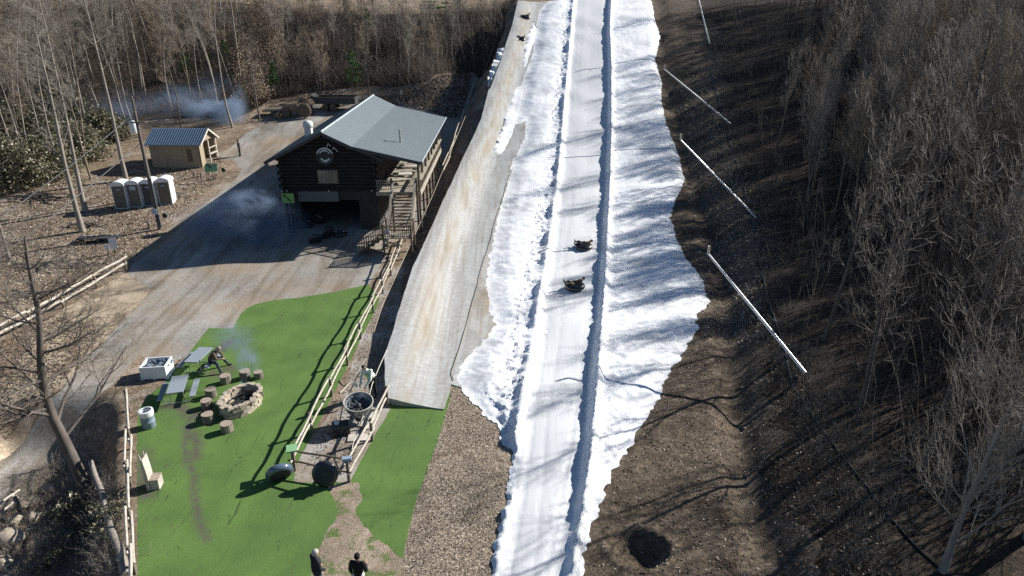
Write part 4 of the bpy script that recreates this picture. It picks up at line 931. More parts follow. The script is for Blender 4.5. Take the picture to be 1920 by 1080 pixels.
for px, py, lb in [(280, 428, 'short dark stake left of the utility pole foot'), (365, 334, 'short dark post in front of the hut'), (378, 336, 'second short dark post left of the pale green sign')]:
    v = at(px, py); o = MB().bar((0, 0, -.1), (0, 0, .65), .12, .1).build('stake', M['post']); o.location = v; tag(o, lb, 'post')
# low pallet bench and heaps
v = at(188, 452); s = empty('pallet_bench', v, .12, 'low dark pallet bench lying left of the white sign boards', 'bench')
mb = MB(); mb.box((0, 0, .32), (3.1, .9, .06)); mb.build('bench_top', M['trim'], s); mb = MB()
for k in range(3): mb.box((-1.3+1.3*k, 0, .15), (.12, .8, .3))
mb.build('bench_support', M['brownwood'], s); mb = MB()
for k in range(7): mb.box((-1.2+.4*k, .3, .38), (.16, .1, .06), rz=.2)
mb.build('slat_end', M['furn'], s)
def sticks(px, py, n, L, rad, label, seed, m=None, cat='brush pile'):
    v = at(px, py); r_ = random.Random(seed); mb = MB()
    for k in range(n):
        a = r_.uniform(-.6, .6); c_ = Vector((r_.gauss(0, rad), r_.gauss(0, rad*.35), r_.uniform(.03, .3))); d_ = Vector((math.cos(a), math.sin(a), r_.uniform(-.15, .25)))*L*r_.uniform(.3, .6)
        mb.path([c_-d_, c_+Vector((0, 0, .04)), c_+d_], [r_.uniform(.02, .06)]*2+[.015], 5)
    o = mb.build('brush_pile', m or M['bark_grey']); o.location = v; tag(o, label, cat)
sticks(75, 372, 40, 2.6, 1.6, 'heap of dead branches in front of the evergreen bushes', 1)
sticks(165, 425, 14, 1.2, .5, 'small heap of sticks at the foot of the nearest pale tree', 2)
sticks(100, 500, 22, 1.8, 1.4, 'scattered cut branches on the leaf litter above the rail fence', 3, M['bark_pale'])
sticks(45, 555, 12, 1.4, 1.0, 'scattered sticks on the rail fence slope at the left border', 4, M['bark_pale'])
sticks(325, 372, 8, 2.2, .6, 'few fallen branches right of the portable toilets', 5, M['bark_pale'])
# ---------------------------------------------------------------- tractor and trailer behind the building
tv = at(565, 218); T = empty('tractor', tv, R(186), 'muddy tractor with a front loader and a roll bar, parked on the gravel', 'tractor')
M['mud'] = woodm('muddy_paint', (.25, .20, .15), .8, 4, var=.4); M['tyre'] = woodm('muddy_tyre', (.13, .105, .08), .9, 5, var=.4)
mb = MB(); mb.box((1.1, 0, 1.15), (1.7, .62, .62)); mb.box((1.15, 0, 1.5), (1.4, .5, .12)); mb.box((-.2, 0, .95), (1.2, .7, .5)); mb.box((.2, 0, .7), (2.6, .35, .35)); mb.build('body', M['mud'], T)
def wheel(x, y, r, w):
    rt = Matrix.Rotation(R(90), 3, 'X'); wv = MB().lathe([(r*.55, -w/2), (r*.92, -w/2), (r, -w*.3), (r, w*.3), (r*.92, w/2), (r*.55, w/2)], (x, y, r), 20, rt)
    for k in range(20): a = 2*math.pi*k/20; wv.box((x+r*math.cos(a), y, r+r*math.sin(a)), (.07, w*.9, .10), rot=Matrix.Rotation(-a+math.pi/2, 3, 'Y'))
    o = wv.build('wheel', M['tyre'], T); MB().lathe([(.05, -w*.3), (r*.5, -w*.3), (r*.56, w*.3), (.05, w*.3)], (x, y, r), 16, rt).build('rim', M['mud'], o)
for y in (-.85, .85): wheel(-.6, y, .78, .45)
for y in (-.7, .7): wheel(1.7, y, .48, .3)
mb = MB(); mb.path([(-.9, -.5, .9), (-.9, -.5, 2.45), (-.9, -.35, 2.6), (-.9, .35, 2.6), (-.9, .5, 2.45), (-.9, .5, .9)], .05, 8); mb.build('roll_bar', M['mud'], T, True)
mb = MB(); mb.box((-.55, 0, 1.3), (.5, .5, .12)); mb.box((-.8, 0, 1.6), (.12, .5, .55)); mb.build('seat', M['black'], T)
mb = MB(); mb.tube((.25, 0, 1.4), (-.05, 0, 1.75), .03, .03, 6); mb.torus((-.07, 0, 1.78), .2, .025, Matrix.Rotation(R(-50), 3, 'Y'), 16, 6); mb.build('steering_wheel', M['black'], T)
mb = MB()
for y in (-.5, .5): mb.bar((.3, y, 1.5), (1.9, y, 1.35), .1, .16); mb.bar((1.9, y, 1.35), (2.6, y, .45), .1, .16); mb.bar((.3, y, 1.5), (.3, y, .7), .1, .14)
mb.build('loader_arm', M['mud'], T)
MB().prism([(2.5, -.95, .15), (3.1, -.95, .05), (3.15, -.95, .12), (2.6, -.95, .75), (2.45, -.95, .7)], (0, 1.9, 0)).build('bucket', M['mud'], T)
for y in (-.85, .85): MB().path([(-1.3, y, 1.15), (-1.0, y, 1.62), (-.3, y, 1.65), (.1, y, 1.2)], .06, 6).build('fender', M['mud'], T)
v = at(516, 216); s = empty('utility_trailer', v, .05, 'low dark flat trailer left of the tractor', 'trailer'); MB().box((0, 0, .62), (2.6, 1.5, .16)).build('bed', M['trim'], s)
for y in (-.75, .75): MB().lathe([(.1, -.1), (.33, -.1), (.33, .1), (.1, .1)], (0, y, .33), 16, Matrix.Rotation(R(90), 3, 'X')).build('wheel', M['tyre'], s)
MB().bar((1.3, 0, .55), (2.4, 0, .45), .08, .08).build('tow_bar', M['trim'], s); mb = MB(); mb.bar((-1.2, .7, .9), (1.2, .7, .9), .05, .05); [mb.bar((x, .7, .6), (x, .7, .9), .04, .04) for x in (-1.2, 0, 1.2)]; mb.build('side_rail', M['furn'], s)
v = at(633, 205); s = empty('dump_trailer', v, -.02, 'long dark dump trailer parked beside the tractor', 'trailer')
mb = MB(); mb.box((0, 0, .85), (5.0, 2.0, .12)); mb.box((0, -1.0, 1.25), (5.0, .08, .75)); mb.box((0, 1.0, 1.25), (5.0, .08, .75)); mb.box((2.5, 0, 1.25), (.08, 2.0, .75)); mb.prism([(-2.5, -1, .85), (-2.5, -1, 1.6), (-3.0, -1, 1.9), (-3.0, -1, 1.75)], (0, 2.0, 0)); mb.build('bed', M['trim'], s)
mb = MB(); mb.bar((-2.5, -1.04, 1.62), (2.5, -1.04, 1.62), .1, .08); mb.bar((-2.5, 1.04, 1.62), (2.5, 1.04, 1.62), .1, .08); mb.build('top_rail', M['brownwood'], s)
for x in (-.5, .5):
    for y in (-.95, .95): MB().lathe([(.12, -.12), (.4, -.12), (.4, .12), (.12, .12)], (x-.8, y, .4), 16, Matrix.Rotation(R(90), 3, 'X')).build('wheel', M['tyre'], s)
MB().bar((-2.5, 0, .75), (-3.6, 0, .6), .1, .1).build('tow_bar', M['trim'], s)
# ---------------------------------------------------------------- rail fences
def pole_rail(m_, a, b, r, seed):
    a = Vector(a); b = Vector(b); n = 4; P = [a.lerp(b, k/n)+Vector((0, 0, .035*math.sin(seed*3+k*1.7))) for k in range(n+1)]
    m_.path(P, [r*(1-.12*k/n) for k in range(n+1)], 7)
def fence(pix, hp, rails, label, mats=('post', 'rail'), r=.052, world=None, wide=.11, name='rail_fence'):
    W = world or [at(*p) for p in pix]; o = W[0]; F_ = empty(name, o, 0, label, 'fence')
    for i, p in enumerate(W):
        MB().bar(p-o-Vector((0, 0, .2)), p-o+Vector((.02*math.sin(i*3), .02*math.cos(i*5), hp*(1+.05*math.sin(i*7)))), wide, wide).build('post', M[mats[0]], F_)
    for i, (p, q) in enumerate(zip(W[:-1], W[1:])):
        for k, h in enumerate(rails):
            d = (q-p).normalized()*.2; m_ = MB(); sd = .04*(1 if (i+k) % 2 else -1)
            pole_rail(m_, p-o-d+Vector((sd, sd, h)), q-o+d+Vector((sd, sd, h+.04*math.sin(i*5+k))), r, i+k); m_.build('rail', M[mats[1]], F_, True)
    return F_
fence([(760, 452), (748, 480), (733, 517), (718, 550), (700, 586), (676, 635), (652, 684), (622, 742), (586, 812), (553, 882)], 1.12, (.55, 1.02), 'long pale split rail fence from the deck stairs down to the gravel yard corner')
fence([(727, 762), (698, 826), (655, 903)], 1.12, (.5, 1.0), 'short split rail fence between the gravel yard and the right strip of lawn')
fence([(553, 882), (655, 903)], 1.08, (.5, .98), 'dark two rail fence across the front of the gravel yard where the tubes lean', ('post', 'brownwood'), .045)
v = at(553, 882); o = MB().box((0, 0, 1.1), (.42, .5, .06), .3).build('post_cover', M['signgreen2']); o.location = v; tag(o, 'olive green cover lying on the left front corner post of the gravel yard', 'cover')
v = at(655, 903); o = MB().box((0, 0, 1.12), (.36, .2, .12), .2).build('blue_rag', mat('blue_cloth', (.25, .33, .42), .8)); o.location = v; tag(o, 'blue grey rag on the right front corner post of the gravel yard', 'rag')
fence([(888, 172), (880, 197), (871, 222), (862, 248), (853, 275), (843, 305), (832, 330)], 1.15, (.6, 1.1), 'pale split rail fence climbing the slope behind the log building', wide=.1)
fence([(237, 507), (182, 540), (120, 577), (60, 610), (0, 642), (-70, 680)], 1.1, (.5, .95), 'heavy pale log fence between the leaf litter and the sand, left border', ('brownwood', 'rail'), .085)
fence([(243, 770), (248, 841), (246, 910), (249, 989), (254, 1075), (256, 1140)], 1.15, (.55, 1.05), 'split rail fence down the left edge of the lawn', ('post', 'rail'), .055)
fence([(-40, 1010), (36, 952), (40, 965)], .9, (.4, .75), 'short pale fence corner above the boulders, bottom left', ('post', 'rail'), .05)
# ---------------------------------------------------------------- hoses, ropes, pipes
def line_px(pix, r, m, label, name, cat, hs=None, n=6):
    P = [at(x, y)+Vector((0, 0, (hs[i] if hs else r))) for i, (x, y) in enumerate(pix)]; Q = []
    for a, b in zip(P[:-1], P[1:]):
        k = max(2, int((b-a).length/1.2))
        for i in range(k):
            q = a.lerp(b, i/k)
            if not hs: q.z = g(q.x, q.y)+r
            Q.append(q)
    Q.append(P[-1]); o = Q[0].copy(); ob = MB().path([q-o for q in Q], r, n).build(name, m, None, True); ob.location = o; return tag(ob, label, cat)
M['rope'] = mat('tan_rope', (.30, .25, .19), .8)
line_px([(938, 62), (922, 108), (905, 160), (876, 226), (846, 300), (812, 385), (775, 470), (742, 545), (718, 600), (703, 650)], .03, M['rope'], 'long tan tow rope running beside the mat slope', 'tow_rope', 'rope', [.9]*10)
line_px([(728, 683), (713, 718), (700, 752), (690, 790), (664, 850), (655, 885)], .02, M['wire'], 'thin cable down through the gravel yard', 'cable', 'cable', [.9, .9, .9, .8, .5, .2])
line_px([(851, 716), (846, 702), (862, 655), (880, 592), (895, 540), (915, 470), (938, 388), (962, 318)], .018, M['rope'], 'brown seam line along the right edge of the fabric path', 'seam', 'seam', [.10]*8)
line_px([(1485, 722), (1530, 790), (1590, 870), (1660, 960), (1720, 1030), (1800, 1100)], .035, M['black'], 'black water pipe lying along the edge of the dark wood', 'water_pipe', 'pipe')
line_px([(1332, 130), (1362, 240), (1392, 340), (1415, 430), (1440, 560), (1470, 650), (1484, 718)], .04, M['black'], 'thin black pipe joining the snowmaking lances along the bank', 'water_pipe', 'pipe')
line_px([(690, 700), (672, 714), (655, 722), (638, 738)], .025, M['wire'], 'pale hose leading from the worker to the snow gun', 'hose', 'hose', [.9, .5, .1, .05])
# ---------------------------------------------------------------- snowmaking lances
M['lance'] = mat('lance_metal', (.62, .63, .62), .35, .6, .5)
for i, (b, t, L, lb) in enumerate([((1490, 722), (1328, 476), 7.5, 'long silver snowmaking lance nearest the camera, bare bank beneath it'), ((1405, 425), (1276, 262), 7.5, 'second snowmaking lance, leaning over the bank beside the widest snow'), ((1360, 247), (1246, 130), 8.2, 'third snowmaking lance, over the narrow dark ditch'), ((1327, 92), (1303, -30), 7.5, 'farthest snowmaking lance, cut off by the top border')]):
    p = at(*b); h0 = 1.15; base_ = p+Vector((0, 0, h0)); best = None
    for y in np.arange(p.y-1, p.y+9, .02):
        q = ray_at_y(t[0], t[1], y); e = abs((q-base_).length-L)+(5 if q.z < base_.z+1.0 else 0)
        if best is None or e < best[0]: best = (e, q)
    q = best[1]; s = empty('snow_lance', p, 0, lb, 'snow lance', 'snowmaking lances on the bank'); d = (q-base_).normalized()
    a0 = base_-p-d*.5; a1 = q-p
    MB().path([a0, a0.lerp(a1, .45), a1], [.085, .075, .05], 10).build('lance_tube', M['lance'], s, True)
    mb = MB(); u = d.cross(Vector((0, 0, 1))).normalized(); mb.tube(a0+u*.09, a0.lerp(a1, .5)+u*.07, .025, .02, 6); mb.build('air_hose', M['lance'], s, True)
    MB().path([a1, a1+Vector((0, 0, .45))], [.07, .07], 10).build('nozzle_head', M['furn'], s, True)
    mb = MB(); mb.tube((0, 0, -.3), (0, 0, h0+.05), .07, .07, 8); mb.tube((.5, .1, 0), (0, 0, h0*.9), .03, .03, 6); mb.tube((-.3, .45, 0), (0, 0, h0*.9), .03, .03, 6); mb.tube((-.3, -.4, 0), (0, 0, h0*.9), .03, .03, 6); mb.build('stand', M['post'], s, True)
    MB().box((-.15, -.15, .45), (.25, .2, .4)).build('valve_box', M['trim'], s)
# ---------------------------------------------------------------- lawn furniture
def oriented(near, far, h): a, b = at(*near, h), at(*far, h); return (a+b)/2, math.atan2(b.y-a.y, b.x-a.x), (b-a).length
for near, far, lb in (((327, 736), (338, 704), 'grey topped picnic table nearest the litter barrel, nobody at it'), ((358, 679), (386, 651), 'grey topped picnic table with the seated man leaning off its bench')):
    c_, rz, L = oriented(near, far, .76); c_.z = g(c_.x, c_.y); T_ = picnic('picnic_table', c_, rz, lb, 'metal framed picnic tables on the lawn', M['tabletop'], M['steel'], min(L, 2.2), .76)
bc = (at(262, 715)+at(312, 700))/2; bc.z = g(bc.x, bc.y); s = empty('storage_bin', bc+Vector((.15, .25, 0)), .12, 'white plastic pallet bin full of blue grey firewood bags beside the road', 'bin')
mb = MB(); w, d, h = 1.25, 1.05, .68; mb.box((0, -d/2, h/2+.08), (w, .06, h)); mb.box((0, d/2, h/2+.08), (w, .06, h)); mb.box((-w/2+.03, 0, h/2+.08), (.06, d-.06, h)); mb.box((w/2-.03, 0, h/2+.08), (.06, d-.06, h)); mb.box((0, 0, .14), (w-.1, d-.1, .06))
for x in (-.6, 0, .6): mb.box((x, 0, .05), (.16, d, .12))
mb.build('shell', M['white'], s)
mb = MB(); r_ = random.Random(3)
for k in range(26): mb.rock((r_.uniform(-.6, .6), r_.uniform(-.42, .42), .45+r_.uniform(0, .25)), r_.uniform(.1, .19), k, (1.2, .8, .7))
o = mb.build('firewood', woodm('blue_grey_fill', (.13, .16, .20), .6, 7, var=.6)); o.location = s.location; tag(o, 'blue grey pieces heaped inside the white bin', 'firewood')
v = at(280, 800); s = empty('litter_barrel', v, 0, 'blue grey litter barrel with a pale bag rim on the lawn corner', 'barrel')
MB().lathe([(.27, 0), (.29, .03), (.29, .30), (.305, .32), (.29, .34), (.29, .62), (.305, .64), (.29, .66), (.29, .85), (.24, .85), (.24, .15), (.02, .14)], (0, 0, 0), 20, cap=False).build('drum', woodm('blue_grey_steel', (.22, .27, .32), .5, 2, var=.15), s, True)
MB().lathe([(.30, .62), (.32, .72), (.315, .88), (.25, .90), (.23, .7)], (0, 0, 0), 20, cap=False).build('bag', M['white'], s, True)
# fire pit: oval ring of stacked stones
fc = at(452, 752, .25); fc.z = 0; FP = empty('fire_pit', fc, R(76), 'oval fire pit ring of tan stacked stones with a smouldering fire', 'fire pit')
mb = MB(); k = 0; ra, rb = 1.06, .74
for lay in range(3):
    n = 22
    for i in range(n):
        a = 2*math.pi*(i+.5*(lay % 2))/n; f = 1+.04*math.sin(i*2.3+lay); tn = math.atan2(rb*math.cos(a), -ra*math.sin(a))
        mb.block((ra*f*math.cos(a), rb*f*math.sin(a), .09+.17*lay), (.31, .22, .18), tn, k); k += 1
ring = mb.build('stone_ring', M['stone'], FP)
mb = MB(); r_ = random.Random(8)
for i in range(40):
    a = 2*math.pi*i/40; tn = math.atan2(rb*math.cos(a), -ra*math.sin(a)); q = r_.uniform(.93, 1.09)
    mb.block((ra*q*math.cos(a), rb*q*math.sin(a), .53+r_.uniform(0, .05)), (r_.uniform(.16, .30), r_.uniform(.14, .24), .10), tn+r_.uniform(-.5, .5), 60+i, .22)
mb.build('cap_stone', M['stone'], FP)
MB().lathe([(.01, .05), (.6, .06), (1.0, .02)], (0, 0, 0), 24, Matrix.Diagonal((.95, .62, 1)), cap=False).build('ash_bed', M['ash'], FP)
mb = MB(); r_ = random.Random(4)
for i in range(9): a = r_.uniform(0, 3.1); c_ = Vector((r_.uniform(-.35, .35), r_.uniform(-.25, .25), .15+.05*i/3)); q = Vector((math.cos(a), math.sin(a), .1))*.35; mb.tube(c_-q, c_+q, .06, .05, 7)
mb.build('charred_log', M['black'], FP)
MB().torus((0, 0, .30), .55, .03, Matrix.Diagonal((1.4, .9, 1)), 26, 6).build('steel_rim', M['trim'], FP)
stl = ['log stump seat closest to the camera, standing apart below the fire pit', 'log stump seat second from the camera beside the fire pit', 'pale topped log stump seat third from the camera, touching the stump behind it', 'log stump seat half hidden behind the pale topped stump', 'dark log stump seat standing alone behind the left end of the fire pit', 'log stump seat behind the fire pit inside the thin smoke', 'tilted log stump seat, farthest right behind the fire pit']
proto = None
for i, (px, py, s_) in enumerate([(423, 813, 1), (388, 795, 1), (385, 768, .95), (394, 747, 1), (421, 721, 1.0), (458, 712, 1.0), (483, 712, .85)]):
    v = at(px, py); S = empty('log_stump', v+Vector((0, .2, 0)), i*1.3, stl[i], 'stump', 'log stump seats round the fire pit'); S.scale = (s_, s_, s_)
    mb = MB(); pr = []
    n = 18; vs = []; fs = []
    for j, z in enumerate((0, .2, .42)):
        for q in range(n): a = 2*math.pi*q/n; r = .265*(1+.05*math.sin(3*a+i)+.03*math.sin(7*a+i*2)); vs.append((r*math.cos(a), r*math.sin(a), z))
    for j in range(2):
        for q in range(n): fs.append((j*n+q, j*n+(q+1) % n, (j+1)*n+(q+1) % n, (j+1)*n+q))
    mb.add(vs, fs); mb.build('bark', M['stumpside'], S); MB().add(vs[2*n:], [tuple(range(n))]).build('cut_top', M['stumptop'], S)
# high backed seat hewn from a log on the lawn edge
v = at(291, 912); S = empty('log_chair', v, R(8), 'tall backed pale chair hewn from a log at the left lawn edge', 'chair'); S.scale = (.72, .66, .92)
MB().prism([(-.30, -.38, 0), (-.10, -.38, 0), (-.14, -.36, .9), (-.22, -.3, 1.55), (-.36, -.28, 1.5)], (0, .78, 0)).build('backrest', M['rail'], S)
MB().box((.13, 0, .24), (.44, .72, .48)).build('seat', M['rail'], S); MB().box((.13, 0, .50), (.46, .74, .04)).build('seat_top', M['stumptop'], S)
mb = MB(); mb.tube((-.30, -.2, 1.45), (-.42, -.1, 1.78), .05, .02, 6); mb.tube((-.28, .2, 1.45), (-.3, .3, 1.75), .05, .02, 6); mb.build('branch_stub', M['rail'], S, True)
# ---------------------------------------------------------------- snow tubes
M['tube'] = mat('tube_vinyl', (.022, .024, .028), .28, spec=.7); M['tubesheen'] = mat('lit_vinyl_sheen', (.09, .13, .18), .18, spec=.9); M['tubeside'] = mat('tube_cover', (.03, .032, .036), .55)  # second vinyl: blue-grey light and shine put into its colour
def snow_tube(loc, rot, label, group=None, R0=.36, r0=.17, blue=False):
    S = bpy.data.objects.new('snow_tube', None); link(S); S.location = loc; S.rotation_euler = rot; tag(S, label, 'snow tube', group)
    MB().torus((0, 0, 0), R0, r0, None, 28, 12, .9).build('ring', M['tubesheen'] if blue == 2 else M['tube'], S, True)
    MB().lathe([(.01, -r0*.62), (R0, -r0*.92), (R0+r0*.6, -r0*.7)], (0, 0, 0), 24, cap=False).build('base_sheet', M['tubeside'], S, True)
    for sx in (-1, 1): MB().path([(sx*(R0-.12), -.1, r0*.93), (sx*R0, 0, r0*1.2), (sx*(R0-.12), .1, r0*.93)], .018, 6).build('handle', M['emb'] if blue else M['trim'], S, True)
    return S
a = at(525, 900); snow_tube(a+Vector((.05, -.05, .42)), (R(-62), 0, R(25)), 'shiny snow tube leaning on the left front corner of the gravel yard fence', None, .38, .18, 2)
a = at(612, 908); snow_tube(a+Vector((0, .0, .52)), (R(-108), R(-3), R(-2)), 'black snow tube hanging on the front rail of the gravel yard, flat base facing out', None, .38, .16)
for i, (px, py, h, rt, lb) in enumerate([(592, 456, .3, (R(-60), 0, .4), 'snow tube standing nearest the camera in the building shade'), (616, 446, .45, (R(-80), 0, .9), 'upright snow tube with pale handles in the building shade'), (638, 442, .17, (0, 0, .3), 'snow tube lying flat right of the upright tube'), (575, 425, .17, (0, 0, 1), 'snow tube lying flat deep in the building shade'), (596, 420, .42, (R(-75), 0, -.3), 'snow tube standing by the dark garage opening')]):
    snow_tube(at(px, py)+Vector((0, 0, h)), rt, lb, 'snow tubes stored below the log building', .38, .17, True)
# ---------------------------------------------------------------- fan snow gun on its stand
v = at(668, 806); S = empty('snow_gun', v, 0, 'round snow gun with a pale rim on a tripod in the fenced gravel yard', 'snow gun')
cc = at(672, 758, 1.02)-v; tl = Matrix.Rotation(R(10), 3, 'X')@Matrix.Rotation(R(4), 3, 'Y')
MB().lathe([(.45, -.42), (.60, -.15), (.66, .12), (.66, .16), (.61, .16), (.55, -.05), (.42, -.22), (.12, -.26), (.01, -.26)], cc, 32, tl, cap=False).build('drum', mat('gun_grey', (.20, .22, .24), .3, .5, .5), S, True)
MB().torus(cc+tl@Vector((0, 0, .16)), .65, .028, tl, 36, 8).build('rim', M['furn'], S, True)
mb = MB()
for k in range(9): a = 2*math.pi*k/9; mb.bar(cc+tl@Vector((.08*math.cos(a), .08*math.sin(a), -.12)), cc+tl@Vector((.5*math.cos(a), .5*math.sin(a), -.05)), .11, .012)
mb.lathe([(.12, -.2), (.12, -.02), (.04, .04)], cc, 14, tl); mb.build('fan', M['trim'], S)
mb = MB()
for k in range(20): a = 2*math.pi*k/20+.1; mb.ball(cc+tl@Vector((.56*math.cos(a), .56*math.sin(a), .04)), .028, n=6, m=4)
mb.build('nozzle', M['white'], S)
for dx, dy in ((-.55, -.35), (.6, -.4), (.05, .7)): MB().tube(cc+Vector((dx*.4, dy*.4, -.35)), (cc.x+dx*1.1, cc.y+dy*1.1, .0), .03, .03, 8).build('leg', M['trim'], S, True)
MB().lathe([(.22, -.38), (.2, -.05), (.1, 0)], (cc.x, cc.y, cc.z-.42), 12).build('motor', M['trim'], S, True)
v = at(640, 812); S = empty('compressor', v, .3, 'dark motor unit with a small white cap beside the snow gun', 'machine'); MB().box((0, 0, .3), (.75, .5, .42)).build('housing', M['trim'], S)
for x in (-.25, .25): MB().lathe([(.05, -.3), (.15, -.3), (.15, .3), (.05, .3)], (x, 0, .15), 14, Matrix.Rotation(R(90), 3, 'X')).build('wheel', M['black'], S)
MB().lathe([(.1, 0), (.12, .14), (.06, .17)], (-.15, 0, .51), 12).build('cap', M['white'], S, True)
for px, py, w, d, rz, lb in [(672, 822, .9, .5, .1, 'plywood sheet lying in front of the snow gun legs'), (690, 788, .55, 1.2, -.3, 'narrow pale board lying right of the snow gun')]:
    v = at(px, py); o = MB().box((0, 0, .04), (w, d, .05), rz).build('board', M['sand'] if False else M['furn']); o.location = v; tag(o, lb, 'board')
v = at(673, 742); S = empty('pennant', v, 0, 'little white pennant on a stake behind the snow gun', 'flag'); MB().tube((0, 0, 0), (0, 0, .75), .015, .015, 6).build('stake', M['white'], S); MB().prism([(0, 0, .72), (0, 0, .45), (-.32, 0, .68)], (0, .01, 0)).build('cloth', M['white'], S)
v = at(728, 468); S = empty('satellite_dish', v, 0, 'white oval satellite dish on a post at the foot of the stairs', 'dish'); MB().tube((0, 0, -.1), (0, 0, .95), .03, .03, 8).build('post', M['steel'], S, True)
rt = Matrix.Rotation(R(-35), 3, 'Z')@Matrix.Rotation(R(62), 3, 'X')
MB().lathe([(.01, 0), (.2, .015), (.38, .06), (.46, .11), (.46, .13), (.2, .04), (.01, .03)], (0, -.05, 1.1), 24, rt@Matrix.Diagonal((.8, 1.15, 1)), cap=False).build('reflector', M['white'], S, True)
MB().path([(0, -.05, .8), (-.1, -.45, .95), (-.1, -.5, 1.1)], .02, 6).build('feed_arm', M['trim'], S, True)
# scrap metal and boulders
v = at(700, 442); sticks(738, 462, 8, .7, .35, 'few stones and sticks round the satellite dish post', 9, M['stone'], 'debris')
for i, (px, py, r, lb) in enumerate([(18, 1015, .85, 'largest tan boulder at the bottom of the left border'), (30, 978, .55, 'rounded boulder above the largest one'), (62, 972, .5, 'bright boulder at the right end of the boulder row'), (45, 950, .35, 'small flat boulder at the top of the boulder row'), (52, 1000, .3, 'small upright boulder between the bright and the largest boulder'), (5, 1060, .6, 'boulder cut off by the lower left corner'), (90, 920, .5, 'flat rock slab beside the shaded road edge'), (62, 938, .3, 'small rock left of the flat rock slab')]):
    v = at(px, py); o = MB().rock((0, 0, r*.2), r*.62, i+3, (1.15, .9, .6)).build('boulder', M['stone'], None, True); o.location = v; o.rotation_euler = (0, 0, i*1.1); tag(o, lb, 'boulder', 'boulders on the lower left bank')
rk = None; r_ = random.Random(12)
for i in range(46):
    t = r_.random(); px = np.interp(t, [0, .3, .6, 1], [1352, 1376, 1384, 1415])+r_.gauss(0, 9); py = 480+t*520; v = at(px, py); s_ = r_.uniform(.04, .13)
    if rk is None: rk = MB().rock((0, 0, .2), 1.0, 9, (1.1, .9, .6)).build('rock', woodm('grey_brown_rock', (.17, .14, .11), .9, 3, var=.4), None, True); o = rk
    else: o = rk.copy(); C.objects.link(o)
    o.location = v; o.scale = (s_, s_, s_); o.rotation_euler = (0, 0, r_.uniform(0, 6)); tag(o, 'small rock in the stony ditch right of the snow', 'rock', 'rocks in the ditch')
